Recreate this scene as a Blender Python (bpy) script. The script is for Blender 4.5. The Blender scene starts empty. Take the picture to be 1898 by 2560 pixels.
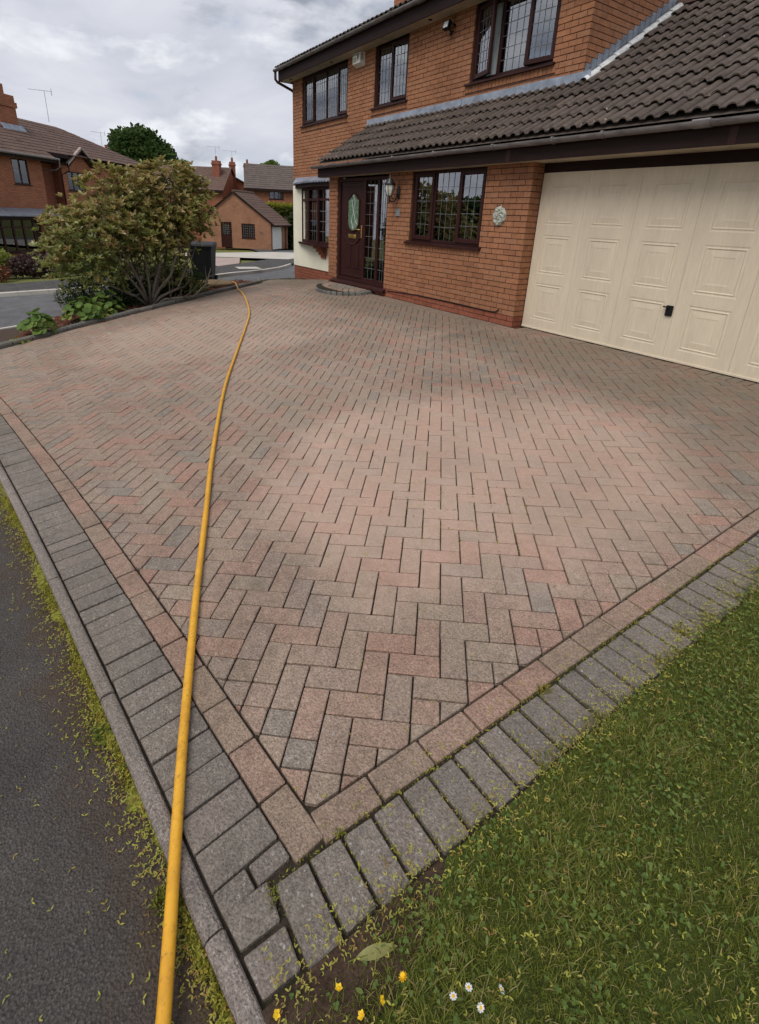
import bpy, math, random
import numpy as np
from mathutils import Vector, Matrix

random.seed(11)
rng = np.random.default_rng(11)
sc = bpy.context.scene
col = sc.collection
rad = math.radians

# ------------------------------------------------------------------ camera
CAM = Vector((4.937, -5.801, 1.388))
PITCH, ROLL, YAW = 0.3694, -0.0428, -0.9729
FPX, PCX, PCY, IW, IH = 1273.92, 919.73, 1038.79, 1898.0, 2560.0   # focal length and principal point of the cropped frame
fw = Vector((math.sin(YAW) * math.cos(PITCH), math.cos(YAW) * math.cos(PITCH), -math.sin(PITCH)))
r0 = Vector((math.cos(YAW), -math.sin(YAW), 0.0))
d0 = fw.cross(r0)
rt = math.cos(ROLL) * r0 + math.sin(ROLL) * d0
dn = -math.sin(ROLL) * r0 + math.cos(ROLL) * d0
cam_d = bpy.data.cameras.new('camera')
cam = bpy.data.objects.new('camera', cam_d)
col.objects.link(cam)
m = Matrix((rt, -dn, -fw)).transposed().to_4x4()
m.translation = CAM
cam.matrix_world = m
cam_d.sensor_fit = 'VERTICAL'
cam_d.sensor_height = 36.0
cam_d.lens = FPX / IH * 36.0
cam_d.shift_x = (IW / 2 - PCX) / IH
cam_d.shift_y = -(IH / 2 - PCY) / IH
cam_d.clip_start = 0.05
cam_d.clip_end = 2000
sc.camera = cam

# ------------------------------------------------------------------ sky and sun
SUN_EL, SUN_AZ = rad(54), rad(158)          # azimuth measured clockwise from +Y
w = bpy.data.worlds.new('World')
sc.world = w
w.use_nodes = True
nt = w.node_tree
nt.nodes.clear()
def wn(t, **k):
    n = nt.nodes.new(t)
    for a, b in k.items(): setattr(n, a, b)
    return n
out = wn('ShaderNodeOutputWorld')
bg = wn('ShaderNodeBackground'); bg.inputs['Strength'].default_value = 0.1
sky = wn('ShaderNodeTexSky', sky_type='NISHITA', sun_disc=False, sun_elevation=SUN_EL, sun_rotation=SUN_AZ)
sky.air_density = 1.0; sky.dust_density = 2.0
tc = wn('ShaderNodeTexCoord')
mp = wn('ShaderNodeMapping'); mp.inputs['Scale'].default_value = (1.0, 1.0, 2.3); mp.inputs['Location'].default_value = (0.35, 0.12, 0.05)
nt.links.new(tc.outputs['Generated'], mp.inputs['Vector'])
n1 = wn('ShaderNodeTexNoise'); n1.inputs['Scale'].default_value = 3.4; n1.inputs['Detail'].default_value = 9; n1.inputs['Roughness'].default_value = 0.55; n1.inputs['Distortion'].default_value = 0.5
def cloud(loc):
    mq = wn('ShaderNodeMapping'); mq.inputs['Scale'].default_value = (1.0, 1.0, 2.2); mq.inputs['Location'].default_value = loc
    nt.links.new(tc.outputs['Generated'], mq.inputs['Vector'])
    nq = wn('ShaderNodeTexNoise'); nq.inputs['Scale'].default_value = 3.6; nq.inputs['Detail'].default_value = 12; nq.inputs['Roughness'].default_value = 0.55; nq.inputs['Distortion'].default_value = 0.15
    nt.links.new(mq.outputs[0], nq.inputs['Vector'])
    return nq.outputs['Fac']
def wmath(op, a_, b_):
    x = wn('ShaderNodeMath', operation=op)
    for i_, v_ in enumerate((a_, b_)):
        if isinstance(v_, bpy.types.NodeSocket): nt.links.new(v_, x.inputs[i_])
        else: x.inputs[i_].default_value = v_
    return x.outputs[0]
nt.links.new(mp.outputs[0], n1.inputs['Vector'])
cr1 = wn('ShaderNodeValToRGB')       # how much cloud
cr1.color_ramp.elements[0].position = 0.24; cr1.color_ramp.elements[1].position = 0.42
nt.links.new(n1.outputs['Fac'], cr1.inputs[0])
CL = (9.2, 3.3, 1.1)
ca_, cb_ = cloud(CL), cloud((CL[0], CL[1], CL[2] + .10))
def wramp(fac, stops):
    r_ = wn('ShaderNodeValToRGB'); nt.links.new(fac, r_.inputs[0]); el = r_.color_ramp.elements
    while len(el) < len(stops): el.new(.5)
    for q_, (p_, c_) in zip(el, stops): q_.position = p_; q_.color = (*c_, 1)
    return r_.outputs[0]
veil = wramp(n1.outputs['Fac'], [(.30, (3.1, 3.3, 3.85)), (.5, (4.0, 4.15, 4.65)), (.68, (4.7, 4.8, 5.1))])      # thin high cloud
mx = wn('ShaderNodeMix', data_type='RGBA')
nt.links.new(cr1.outputs[0], mx.inputs['Factor'])
nt.links.new(sky.outputs[0], mx.inputs[6]); nt.links.new(veil, mx.inputs[7])
shade = wmath('ADD', wmath('MULTIPLY', wmath('SUBTRACT', ca_, cb_), 2.4), wmath('ADD', wmath('MULTIPLY', wmath('SUBTRACT', ca_, .55), -1.6), .52))
puff = wramp(shade, [(.22, (1.75, 1.95, 2.35)), (.50, (2.75, 2.95, 3.45)), (.78, (5.3, 5.45, 5.75))])                  # heaps: lit tops, grey bases
edge_m = wramp(ca_, [(.465, (0, 0, 0)), (.54, (1, 1, 1))])
mx2 = wn('ShaderNodeMix', data_type='RGBA')
nt.links.new(edge_m, mx2.inputs['Factor']); nt.links.new(mx.outputs[2], mx2.inputs[6]); nt.links.new(puff, mx2.inputs[7])
mx = mx2
nt.links.new(mx.outputs[2], bg.inputs['Color'])
nt.links.new(bg.outputs[0], out.inputs['Surface'])
sd = bpy.data.lights.new('sun', 'SUN')
sd.energy = 1.5; sd.angle = rad(35); sd.color = (1.0, 0.95, 0.88)
sun = bpy.data.objects.new('sun', sd); col.objects.link(sun)
to_sun = Vector((math.sin(SUN_AZ) * math.cos(SUN_EL), math.cos(SUN_AZ) * math.cos(SUN_EL), math.sin(SUN_EL)))
sun.rotation_euler = to_sun.to_track_quat('Z', 'Y').to_euler()
sun.location = (0, -20, 30)
sc.view_settings.view_transform = 'Standard'
sc.view_settings.look = 'None'
sc.view_settings.exposure = 0.72
sc.view_settings.gamma = 1.0
sc.view_settings.use_curve_mapping = False
sc.cycles.max_bounces = 6
sc.cycles.diffuse_bounces = 3
sc.cycles.use_adaptive_sampling = True
sc.cycles.adaptive_threshold = 0.025
sc.cycles.transparent_max_bounces = 12
sc.cycles.caustics_reflective = False
sc.cycles.caustics_refractive = False

# ------------------------------------------------------------------ materials
MAT = {}
class Nodes:
    def __init__(s, name):
        s.m = bpy.data.materials.new(name); s.m.use_nodes = True
        s.t = s.m.node_tree; s.b = s.t.nodes['Principled BSDF']; s.out = s.t.nodes['Material Output']
        MAT[name] = s.m
    def n(s, ty, ins=None, **k):
        x = s.t.nodes.new(ty)
        for a, b in k.items(): setattr(x, a, b)
        for a, b in (ins or {}).items():
            if hasattr(b, 'is_linked') or isinstance(b, bpy.types.NodeSocket): s.t.links.new(b, x.inputs[a])
            else: x.inputs[a].default_value = b
        return x
    def l(s, a, b): s.t.links.new(a, b)
    def pos(s): return s.n('ShaderNodeNewGeometry').outputs['Position']
    def noise(s, scale, detail=4, rough=.55, vec=None, dist=0):
        return s.n('ShaderNodeTexNoise', {'Vector': vec or s.pos(), 'Scale': scale, 'Detail': detail, 'Roughness': rough, 'Distortion': dist}).outputs['Fac']
    def ramp(s, fac, stops, interp='LINEAR'):
        x = s.n('ShaderNodeValToRGB', {0: fac}); r = x.color_ramp; r.interpolation = interp
        while len(r.elements) < len(stops): r.elements.new(0.5)
        for el, (p, c) in zip(r.elements, stops):
            el.position = p; el.color = (c, c, c, 1) if not hasattr(c, '__len__') else (*c, 1)
        return x.outputs[0]
    def mul(s, a, b, fac=1.0, mode='MULTIPLY'):
        x = s.n('ShaderNodeMix', data_type='RGBA', blend_type=mode)
        for sock, v in ((x.inputs[0], fac), (x.inputs[6], a), (x.inputs[7], b)):
            if isinstance(v, bpy.types.NodeSocket): s.l(v, sock)
            else: sock.default_value = v if not hasattr(v, '__len__') else (*v, 1)[:4]
        return x.outputs[2]
    def mix(s, fac, a, b): return s.mul(a, b, fac, 'MIX')
    def tint(s): return s.n('ShaderNodeAttribute', attribute_name='tint').outputs['Fac']
    def bump(s, h, strength, dist=.01):
        x = s.n('ShaderNodeBump', {'Height': h, 'Strength': strength, 'Distance': dist})
        s.l(x.outputs[0], s.b.inputs['Normal'])
    def base(s, c, rough=.7, spec=.3):
        if isinstance(c, bpy.types.NodeSocket): s.l(c, s.b.inputs['Base Color'])
        else: s.b.inputs['Base Color'].default_value = (*c, 1)
        if isinstance(rough, bpy.types.NodeSocket): s.l(rough, s.b.inputs['Roughness'])
        else: s.b.inputs['Roughness'].default_value = rough
        s.b.inputs['Specular IOR Level'].default_value = spec

def simple(name, c, rough=.6, spec=.3, vary=.25, scale=6., fine=120., fvary=.15, bump=.15, metal=0., stretch=None):
    s = Nodes(name)
    v = s.pos()
    if stretch: v = s.n('ShaderNodeMapping', {'Vector': v, 'Scale': stretch}).outputs[0]
    c1 = s.mul(c, s.ramp(s.noise(scale, 5, .6, v), [(.3, 1 - vary), (.7, 1 + vary)]))
    f = s.noise(fine, 3, .6, v)
    c2 = s.mul(c1, s.ramp(f, [(.3, 1 - fvary), (.7, 1 + fvary)]))
    s.base(c2, rough, spec)
    s.b.inputs['Metallic'].default_value = metal
    if bump: s.bump(f, bump, .004)
    return s

def blob(s, p, c, r, warp):
    """soft patch with a ragged outline round a point of the drive"""
    v = s.n('ShaderNodeVectorMath', {0: p, 1: c}, operation='SUBTRACT').outputs[0]
    v = s.n('ShaderNodeVectorMath', {0: v, 1: (1 / r[0], 1 / r[1], 0)}, operation='MULTIPLY').outputs[0]
    L = s.n('ShaderNodeVectorMath', {0: v}, operation='LENGTH').outputs['Value']
    L = s.n('ShaderNodeMath', {0: L, 1: warp}, operation='ADD').outputs[0]
    return s.ramp(L, [(.55, 1), (1.25 if False else 1.0, 0)], 'EASE')
def stone(name, stops, lichen=.5, speck=.5, bump=.8, moss=0., sun_dark_patches=False):
    """concrete block: one colour per piece, aggregate specks, lichen dots, weathering, optional painted sun and dark patches"""
    s = Nodes(name)
    c = s.ramp(s.tint(), stops)
    p = s.pos()
    f = s.noise(120, 5, .8, p)
    c = s.mul(c, s.ramp(f, [(.34, 1 - speck), (.5, 1.0), (.66, 1 + speck)]))
    v = s.n('ShaderNodeTexVoronoi', {'Vector': p, 'Scale': 150.0}).outputs['Distance']
    c = s.mul(c, s.ramp(v, [(.05, .25), (.30, 1.0)]), .75)
    fk = s.n('ShaderNodeTexVoronoi', {'Vector': p, 'Scale': 75.0})
    fkm = s.ramp(fk.outputs['Distance'], [(.10, 1), (.17, 0)])
    fks = s.ramp(s.n('ShaderNodeSeparateColor', {0: fk.outputs['Color']}).outputs[0], [(.72, 0), (.8, .8)])
    c = s.mix(s.n('ShaderNodeMath', {0: fkm, 1: fks}, operation='MULTIPLY').outputs[0], c, (.44, .42, .39))
    c = s.mul(c, s.ramp(s.noise(2.2, 6, .7, p), [(.28, .74), (.5, .98), (.72, 1.18)]))
    c = s.mul(c, s.ramp(s.noise(22, 4, .65, p), [(.3, .84), (.7, 1.12)]))
    if lichen:
        big = s.ramp(s.noise(2.6, 4, .65, p), [(.40, .08), (.60, 1)])
        dots = s.n('ShaderNodeTexVoronoi', {'Vector': p, 'Scale': 34.0}).outputs['Distance']
        dm = s.ramp(dots, [(.13, 1), (.23, 0)])
        edge = s.ramp(s.noise(140, 2, .6, p), [(.42, 0), (.55, 1)])
        k = s.n('ShaderNodeMath', {0: dm, 1: big}, operation='MULTIPLY').outputs[0]
        k = s.n('ShaderNodeMath', {0: k, 1: edge}, operation='MULTIPLY').outputs[0]
        k = s.n('ShaderNodeMath', {0: k, 1: lichen}, operation='MULTIPLY').outputs[0]
        c = s.mix(k, c, (.46, .45, .42))
    if sun_dark_patches:
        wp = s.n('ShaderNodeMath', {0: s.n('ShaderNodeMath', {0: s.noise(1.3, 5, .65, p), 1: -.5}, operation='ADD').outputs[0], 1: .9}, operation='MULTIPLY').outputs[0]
        for c_, r_, k_, colr in (((2.6, -3.2, 0), (1.6, 1.9, 1), .46, (.56, .39, .305)), ((-3.0, -3.4, 0), (2.2, 2.3, 1), .36, (.52, .40, .32)), ((.4, -3.6, 0), (1.8, 1.2, 1), .16, (.44, .35, .28)),  # pale patches: soft sunlight painted into the block colour
                                 ((2.3, -.5, 0), (3.2, 1.15, 1), .42, (.115, .098, .066)), ((-2.6, -.35, 0), (3.6, 1.0, 1), .42, (.12, .10, .07)), ((-7.3, .1, 0), (2.4, 1.2, 1), .5, (.11, .095, .066)), ((3.9, -1.6, 0), (.9, 1.1, 1), .3, (.13, .11, .075))):  # darker brown patches, mostly along the house and garage fronts
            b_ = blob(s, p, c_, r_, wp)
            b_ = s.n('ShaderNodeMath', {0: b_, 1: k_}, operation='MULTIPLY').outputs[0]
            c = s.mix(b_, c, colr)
    if moss:
        mm = s.ramp(s.noise(1.1, 6, .7, p), [(.48, 0), (.68, 1)])
        mm = s.n('ShaderNodeMath', {0: mm, 1: moss}, operation='MULTIPLY').outputs[0]
        c = s.mix(mm, c, (.085, .075, .045))
    s.base(c, .86, .25)
    s.bump(s.n('ShaderNodeMath', {0: f, 1: v}, operation='ADD').outputs[0], bump, .004)
    return s

stone('paving', [(0, (.285, .213, .165)), (.14, (.280, .220, .169)), (.3, (.302, .203, .156)), (.42, (.268, .214, .173)), (.55, (.318, .194, .148)),
                 (.66, (.290, .227, .173)), (.76, (.246, .201, .165)), (.86, (.214, .184, .158)), (.93, (.292, .238, .163)), (1, (.290, .210, .164))], lichen=.5, moss=.3, sun_dark_patches=True)
stone('paving_red', [(0, (0.262, 0.184, 0.141)), (.3, (0.286, 0.179, 0.136)), (.6, (0.257, 0.194, 0.145)), (1, (0.272, 0.184, 0.141))], lichen=.4)
stone('paving_grey', [(0, (.185, .158, .134)), (.35, (.202, .172, .147)), (.7, (.168, .145, .125)), (1, (.213, .177, .152))], lichen=.7, moss=.25)
stone('kerb_concrete', [(0, (.205, .175, .155)), (1, (.25, .21, .185))], lichen=.5, speck=.6, bump=.9, moss=.45)
stone('bed_kerb', [(0, (.10, .10, .095)), (.5, (.15, .145, .135)), (1, (.19, .18, .16))], lichen=.8, moss=.6)

def joint_mat():
    s = Nodes('joint_sand')
    p = s.pos()
    c = s.ramp(s.noise(40, 5, .7, p), [(.3, (.022, .017, .013)), (.7, (.06, .048, .036))])
    g = s.ramp(s.noise(.9, 5, .7, p), [(.52, 0), (.72, .7)])
    c = s.mix(g, c, (.045, .06, .018))
    s.base(c, .95, .1); s.bump(s.noise(200, 3, .7, p), .8, .006)
joint_mat()

def brick_mat(name, stops, fine=.25):
    s = Nodes(name); p = s.pos()
    c = s.ramp(s.tint(), stops)
    st = s.n('ShaderNodeMapping', {'Vector': p, 'Scale': (120., 120., 14.)}).outputs[0]   # drag-wire texture runs up the face
    f = s.noise(1.0, 4, .7, st)
    c = s.mul(c, s.ramp(f, [(.3, 1 - fine), (.7, 1 + fine)]))
    c = s.mul(c, s.ramp(s.noise(11, 4, .7, p), [(.3, .82), (.7, 1.15)]))
    c = s.mul(c, s.ramp(s.noise(.8, 4, .6, p), [(.3, .82), (.7, 1.14)]))
    s.base(c, .88, .2); s.bump(f, .7, .006)
brick_mat('brick', [(0, (.315, .142, .076)), (.2, (.345, .155, .08)), (.4, (.30, .135, .072)), (.6, (.33, .16, .09)), (.75, (.31, .14, .072)), (.9, (.27, .12, .066)), (1, (.33, .15, .082))], .18)
brick_mat('brick_red', [(0, (.25, .085, .052)), (.5, (.28, .095, .056)), (1, (.22, .075, .047))])
simple('mortar', (.105, .052, .037), .95, .1, .25, 8, 200, .3, .5)
simple('render_cream', (.74, .70, .56), .9, .15, .06, 2.0, 220, .06, .35)
simple('upvc_brown', (.034, .012, .011), .42, .16, .15, 3, 60, .06, .05)
simple('timber_brown', (.024, .014, .013), .65, .1, .2, 3, 90, .12, .15, stretch=(1, 12, 12))
simple('soffit_cream', (.43, .38, .30), .7, .2, .22, 4, 120, .08, .1)
simple('gutter_grey', (.15, .135, .135), .4, .5, .5, 5, 90, .3, .1, stretch=(1, 4, 4))
simple('lead', (.235, .265, .32), .42, .5, .35, 5, 60, .2, .25, metal=.25)
simple('lead_came', (.14, .145, .15), .5, .5, .1, 10, 100, .1, 0)
simple('garage_paint', (.61, .525, .40), .45, .35, .07, 1.0, 9, .06, .02, stretch=(5, 5, .6))
simple('black_plastic', (.009, .009, .010), .55, .18, .2, 8, 160, .15, .1)
simple('black_iron', (.014, .014, .015), .4, .5, .1, 8, 100, .1, .1)
simple('brass', (.78, .56, .20), .28, .5, .08, 8, 100, .05, 0, metal=1.)
simple('white_plastic', (.72, .72, .68), .45, .4, .08, 6, 60, .05, 0)
simple('print_dark', (.10, .10, .09), .5, .3, .1, 20, 60, .1, 0)
simple('print_green', (.42, .44, .30), .5, .3, .1, 20, 60, .1, 0)
simple('plaster_plaque', (.38, .39, .34), .85, .2, .2, 25, 160, .15, .5)
simple('slate_tile', (.20, .21, .215), .6, .3, .1, 30, 200, .1, .1)
simple('frosted_lamp', (.62, .62, .56), .25, .5, .1, 10, 60, .05, 0)
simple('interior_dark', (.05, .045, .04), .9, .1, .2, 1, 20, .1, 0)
simple('curtain_white', (.86, .87, .88), .9, .1, .05, 4, 200, .05, .1)
simple('curtain_teal', (.66, .73, .74), .9, .1, .08, 4, 200, .05, .1)
simple('soil', (.055, .036, .025), .95, .1, .35, 14, 150, .4, 1.)
simple('bark_soil', (.10, .040, .026), .95, .1, .3, 18, 150, .4, 1.)
simple('concrete_pale', (.46, .43, .38), .85, .2, .12, .8, 60, .12, .2)
simple('paving_pink', (.36, .28, .25), .85, .2, .12, 1.2, 40, .15, .2)
simple('bark_stem', (.17, .145, .115), .9, .15, .3, 14, 120, .3, .8, stretch=(6, 6, 1))
simple('trunk', (.09, .07, .05), .95, .1, .3, 6, 60, .3, .8, stretch=(4, 4, 1))
simple('flashing_white', (.55, .56, .56), .4, .5, .3, 12, 80, .15, .2)
simple('doormat_stone', (.165, .115, .065), .9, .15, .2, 12, 160, .3, .5)
simple('car_paint', (.60, .62, .64), .25, .5, .05, 2, 30, .03, 0)
simple('aerial', (.30, .31, .33), .45, .5, .1, 8, 40, .1, 0, metal=.6)

def asphalt(name, a, b, silt=False):
    s = Nodes(name); p = s.pos()
    f = s.noise(150, 4, .75, p)
    c = s.ramp(f, [(.28, tuple(x * .45 for x in a)), (.5, a), (.72, b)])
    v = s.n('ShaderNodeTexVoronoi', {'Vector': p, 'Scale': 130.0})
    c = s.mul(c, s.ramp(v.outputs['Distance'], [(.0, 1.35), (.45, .75)]))
    c = s.mul(c, s.ramp(s.noise(2.4, 5, .65, p), [(.3, .75), (.7, 1.25)]))
    if silt:        # brown silt washed up along the kerb line
        sx = s.n('ShaderNodeSeparateXYZ', {0: p})
        d = s.n('ShaderNodeMath', {0: s.n('ShaderNodeMath', {0: sx.outputs[0], 1: .135}, operation='MULTIPLY').outputs[0], 1: sx.outputs[1]}, operation='SUBTRACT').outputs[0]
        d = s.n('ShaderNodeMath', {0: d, 1: -6.262}, operation='ADD').outputs[0]
        d = s.n('ShaderNodeMath', {0: d, 1: s.n('ShaderNodeMath', {0: s.n('ShaderNodeMath', {0: s.noise(5, 6, .75, p), 1: -.5}, operation='ADD').outputs[0], 1: .55}, operation='MULTIPLY').outputs[0]}, operation='ADD').outputs[0]
        k = s.ramp(d, [(.02, .9), (.20, 0)])
        c = s.mix(k, c, s.ramp(f, [(.3, (.035, .022, .014)), (.7, (.10, .065, .042))]))
    s.base(c, .85, .25)
    s.bump(s.n('ShaderNodeMath', {0: f, 1: v.outputs['Distance']}, operation='SUBTRACT').outputs[0], 1.0, .006)
asphalt('asphalt_plain', (.082, .077, .073), (.16, .15, .142))
asphalt('asphalt_path', (.084, .076, .070), (.165, .15, .138), True)
asphalt('asphalt_road', (.15, .15, .156), (.22, .22, .226))

def tile_mat(name, stops, lich=.6):
    s = Nodes(name); p = s.pos()
    c = s.ramp(s.tint(), stops)
    c = s.mul(c, s.ramp(s.noise(9, 5, .7, p), [(.3, .72), (.7, 1.25)]))
    f = s.noise(130, 4, .7, p)
    c = s.mul(c, s.ramp(f, [(.3, .8), (.7, 1.2)]))
    k = s.ramp(s.n('ShaderNodeTexVoronoi', {'Vector': p, 'Scale': 7.5}).outputs['Distance'], [(.075, 1), (.115, 0)])
    k2 = s.ramp(s.noise(1.4, 3, .6, p), [(.46, 0), (.54, 1)])
    k3 = s.ramp(s.noise(45, 2, .6, p), [(.45, 0), (.56, 1)])
    kk = s.n('ShaderNodeMath', {0: k, 1: k2}, operation='MULTIPLY').outputs[0]
    kk = s.n('ShaderNodeMath', {0: kk, 1: k3}, operation='MULTIPLY').outputs[0]
    kk = s.n('ShaderNodeMath', {0: kk, 1: lich}, operation='MULTIPLY').outputs[0]
    c = s.mix(kk, c, (.50, .46, .38))
    s.base(c, .85, .25); s.bump(f, .5, .004)
tile_mat('roof_tile', [(0, (.078, .060, .050)), (.4, (.094, .072, .060)), (.75, (.064, .049, .042)), (1, (.105, .08, .066))], .9)
tile_mat('far_tile', [(0, (.115, .072, .058)), (.5, (.13, .082, .066)), (1, (.10, .064, .052))], .15)
tile_mat('far_tile_grey', [(0, (.10, .078, .068)), (.5, (.115, .09, .078)), (1, (.09, .07, .062))], .15)
def far_brick(name, a, b):
    s = Nodes(name); p = s.n('ShaderNodeTexCoord').outputs['Object']
    # courses too far away to tell apart: brick texture on the wall's own axes
    mpn = s.n('ShaderNodeVectorMath', {0: p, 1: (1, 1, 1)}, operation='MULTIPLY').outputs[0]
    sx = s.n('ShaderNodeSeparateXYZ', {0: mpn})
    h = s.n('ShaderNodeMath', {0: sx.outputs[0], 1: sx.outputs[1]}, operation='ADD').outputs[0]
    v = s.n('ShaderNodeCombineXYZ', {0: h, 1: sx.outputs[2]}).outputs[0]
    br = s.n('ShaderNodeTexBrick', {'Vector': v, 'Color1': (*a, 1), 'Color2': (*b, 1), 'Mortar': (.15, .08, .055, 1), 'Scale': 1.0, 'Mortar Size': .009, 'Brick Width': .225, 'Row Height': .075})
    c = s.mul(br.outputs['Color'], s.ramp(s.noise(1.5, 4, .65), [(.3, .85), (.7, 1.15)]))
    c = s.mul(c, s.ramp(s.noise(25, 3, .7), [(.3, .85), (.7, 1.15)]))
    s.base(c, .9, .2)
far_brick('far_brick', (.38, .155, .085), (.30, .115, .065))
far_brick('far_brick_tan', (.36, .185, .11), (.30, .15, .09))
far_brick('far_brick_dark', (.30, .105, .065), (.25, .085, .055))

def glass(name, ior, tr):
    s = Nodes(name); s.t.nodes.remove(s.b)
    fr = s.n('ShaderNodeFresnel', {'IOR': ior})
    a = s.n('ShaderNodeBsdfTransparent', {'Color': (*tr, 1)})
    g = s.n('ShaderNodeBsdfGlossy', {'Color': (.95, .97, 1, 1), 'Roughness': .0})
    mxn = s.n('ShaderNodeMixShader', {0: fr.outputs[0], 1: a.outputs[0], 2: g.outputs[0]})
    s.l(mxn.outputs[0], s.out.inputs['Surface'])
glass('glass', 3.3, (.96, .98, .98))
glass('glass_far', 2.0, (.6, .63, .65))
def door_glass():
    s = Nodes('glass_leaded_green'); p = s.pos()
    c = s.ramp(s.n('ShaderNodeTexVoronoi', {'Vector': p, 'Scale': 45.0}).outputs['Color'], [(.2, (.05, .11, .06)), (.6, (.11, .20, .12)), (1, (.35, .42, .36))])
    s.base(c, .12, .6); s.bump(s.noise(60, 3, .6, p), .5, .01)
door_glass()

def leafmat(name, stops, trans=.35, rough=.45, spec=.4):
    s = Nodes(name)
    c = s.ramp(s.tint(), stops)
    c = s.mul(c, s.ramp(s.noise(30, 3, .6), [(.3, .85), (.7, 1.15)]))
    s.base(c, rough, spec)
    tr = s.n('ShaderNodeBsdfTranslucent', {'Color': c})
    mxn = s.n('ShaderNodeMixShader', {0: trans, 1: s.b.outputs[0], 2: tr.outputs[0]})
    s.l(mxn.outputs[0], s.out.inputs['Surface'])
leafmat('leaf_bronze', [(0, (.19, .21, .048)), (.25, (.25, .245, .056)), (.45, (.31, .255, .075)), (.62, (.35, .235, .095)), (.8, (.32, .305, .09)), (.93, (.46, .44, .22)), (1, (.60, .58, .40))], .45, .4, .5)
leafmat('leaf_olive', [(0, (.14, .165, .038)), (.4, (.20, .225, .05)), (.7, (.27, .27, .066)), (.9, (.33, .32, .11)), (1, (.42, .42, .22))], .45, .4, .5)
leafmat('leaf_inner', [(0, (.08, .09, .022)), (.6, (.12, .125, .03)), (1, (.16, .13, .04))], .35, .6, .2)  # darker leaf colour, paints the shade inside the shrub
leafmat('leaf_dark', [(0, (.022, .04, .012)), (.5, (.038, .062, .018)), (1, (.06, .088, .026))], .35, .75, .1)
leafmat('leaf_tree', [(0, (.035, .065, .017)), (.5, (.052, .092, .022)), (1, (.08, .125, .034))], .35, .65, .15)
leafmat('leaf_fresh', [(0, (.08, .14, .028)), (.5, (.115, .19, .038)), (.85, (.155, .235, .05)), (1, (.30, .31, .08))], .4, .55, .25)
leafmat('leaf_yellowgreen', [(0, (.16, .20, .03)), (.5, (.22, .25, .035)), (1, (.30, .30, .05))], .35)
leafmat('leaf_purple', [(0, (.05, .028, .028)), (.6, (.085, .045, .042)), (1, (.12, .075, .06))], .25)
leafmat('hedge_leaf', [(0, (.06, .085, .016)), (.5, (.14, .165, .026)), (.8, (.30, .31, .04)), (1, (.42, .41, .05))], .4, .6, .2)
leafmat('grass_blade', [(0, (.085, .105, .018)), (.25, (.145, .175, .028)), (.55, (.21, .235, .04)), (.8, (.29, .295, .065)), (.92, (.36, .32, .11)), (1, (.44, .36, .17))], .45, .5, .3)
leafmat('clover_leaf', [(0, (.085, .14, .028)), (.6, (.13, .19, .038)), (1, (.175, .23, .06))], .4, .5, .3)
leafmat('litter_leaf', [(0, (.32, .33, .06)), (.45, (.42, .40, .085)), (.8, (.36, .29, .075)), (1, (.26, .14, .05))], .35, .6, .2)
leafmat('moss_leaf', [(0, (.10, .11, .018)), (.4, (.22, .22, .03)), (.75, (.34, .31, .045)), (.92, (.36, .26, .05)), (1, (.30, .10, .035))], .25, .7, .15)
leafmat('petal_yellow', [(0, (.80, .50, .015)), (1, (.85, .58, .03))], .2, .5, .3)
leafmat('petal_white', [(0, (.80, .80, .78)), (1, (.84, .83, .84))], .2, .6, .2)
leafmat('bark_chip', [(0, (.14, .045, .028)), (.4, (.20, .062, .036)), (.7, (.11, .05, .035)), (.93, (.19, .12, .085)), (1, (.45, .40, .33))], .0, .9, .1)
def hose_mat():
    s = Nodes('hose_yellow'); p = s.pos()
    c = s.ramp(s.noise(9, 5, .7, p), [(.25, (.50, .235, .018)), (.55, (.66, .335, .022)), (.8, (.70, .38, .035))])
    sc1 = s.ramp(s.noise(70, 5, .8, p), [(.54, 0), (.68, .75)])
    c = s.mix(sc1, c, (.20, .10, .03))
    s.base(c, .42, .45); s.bump(s.noise(60, 4, .7, p), .2, .004)
hose_mat()
def lawn_mat():
    s = Nodes('lawn_ground'); p = s.pos()
    c = s.ramp(s.noise(30, 5, .7, p), [(.3, (.05, .055, .018)), (.55, (.085, .115, .028)), (.8, (.12, .15, .04))])
    s.base(c, .95, .1); s.bump(s.noise(80, 4, .7, p), 1., .02)
lawn_mat()
def far_grass():
    s = Nodes('far_grass'); p = s.pos()
    c = s.ramp(s.noise(2.5, 6, .7, p), [(.3, (.10, .12, .036)), (.7, (.19, .185, .065))])
    c = s.mul(c, s.ramp(s.noise(40, 4, .7, p), [(.3, .75), (.7, 1.25)]))
    s.base(c, .95, .1); s.bump(s.noise(60, 3, .7, p), .6, .03)
far_grass()

# ------------------------------------------------------------------ helpers
def sst(a, b, x):
    t = np.clip((x - a) / (b - a), 0, 1); return t * t * (3 - 2 * t)
def zt(x, y):
    """height of the ground: the drive falls from the house to the road and to the left"""
    x = np.asarray(x, float); y = np.asarray(y, float)
    yy = np.clip(y, -7.5, 0); xx = np.clip(x, -3, 6)
    z = yy * (.0926 + .0016 * yy - .009 * xx) * (1 - .6 * sst(4, 12, -x))
    d = np.maximum(-4.5 - x, 0)
    z = z - np.where(d < 6, .085 * d * d / (d + .8), .085 * 36 / 6.8 + .038 * (d - 6))
    return z if z.ndim else float(z)

def proj(p):
    d = Vector(p) - CAM
    z = d.dot(fw)
    if z < .05: return None
    return PCX + FPX * d.dot(rt) / z, PCY + FPX * d.dot(dn) / z, z

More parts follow.
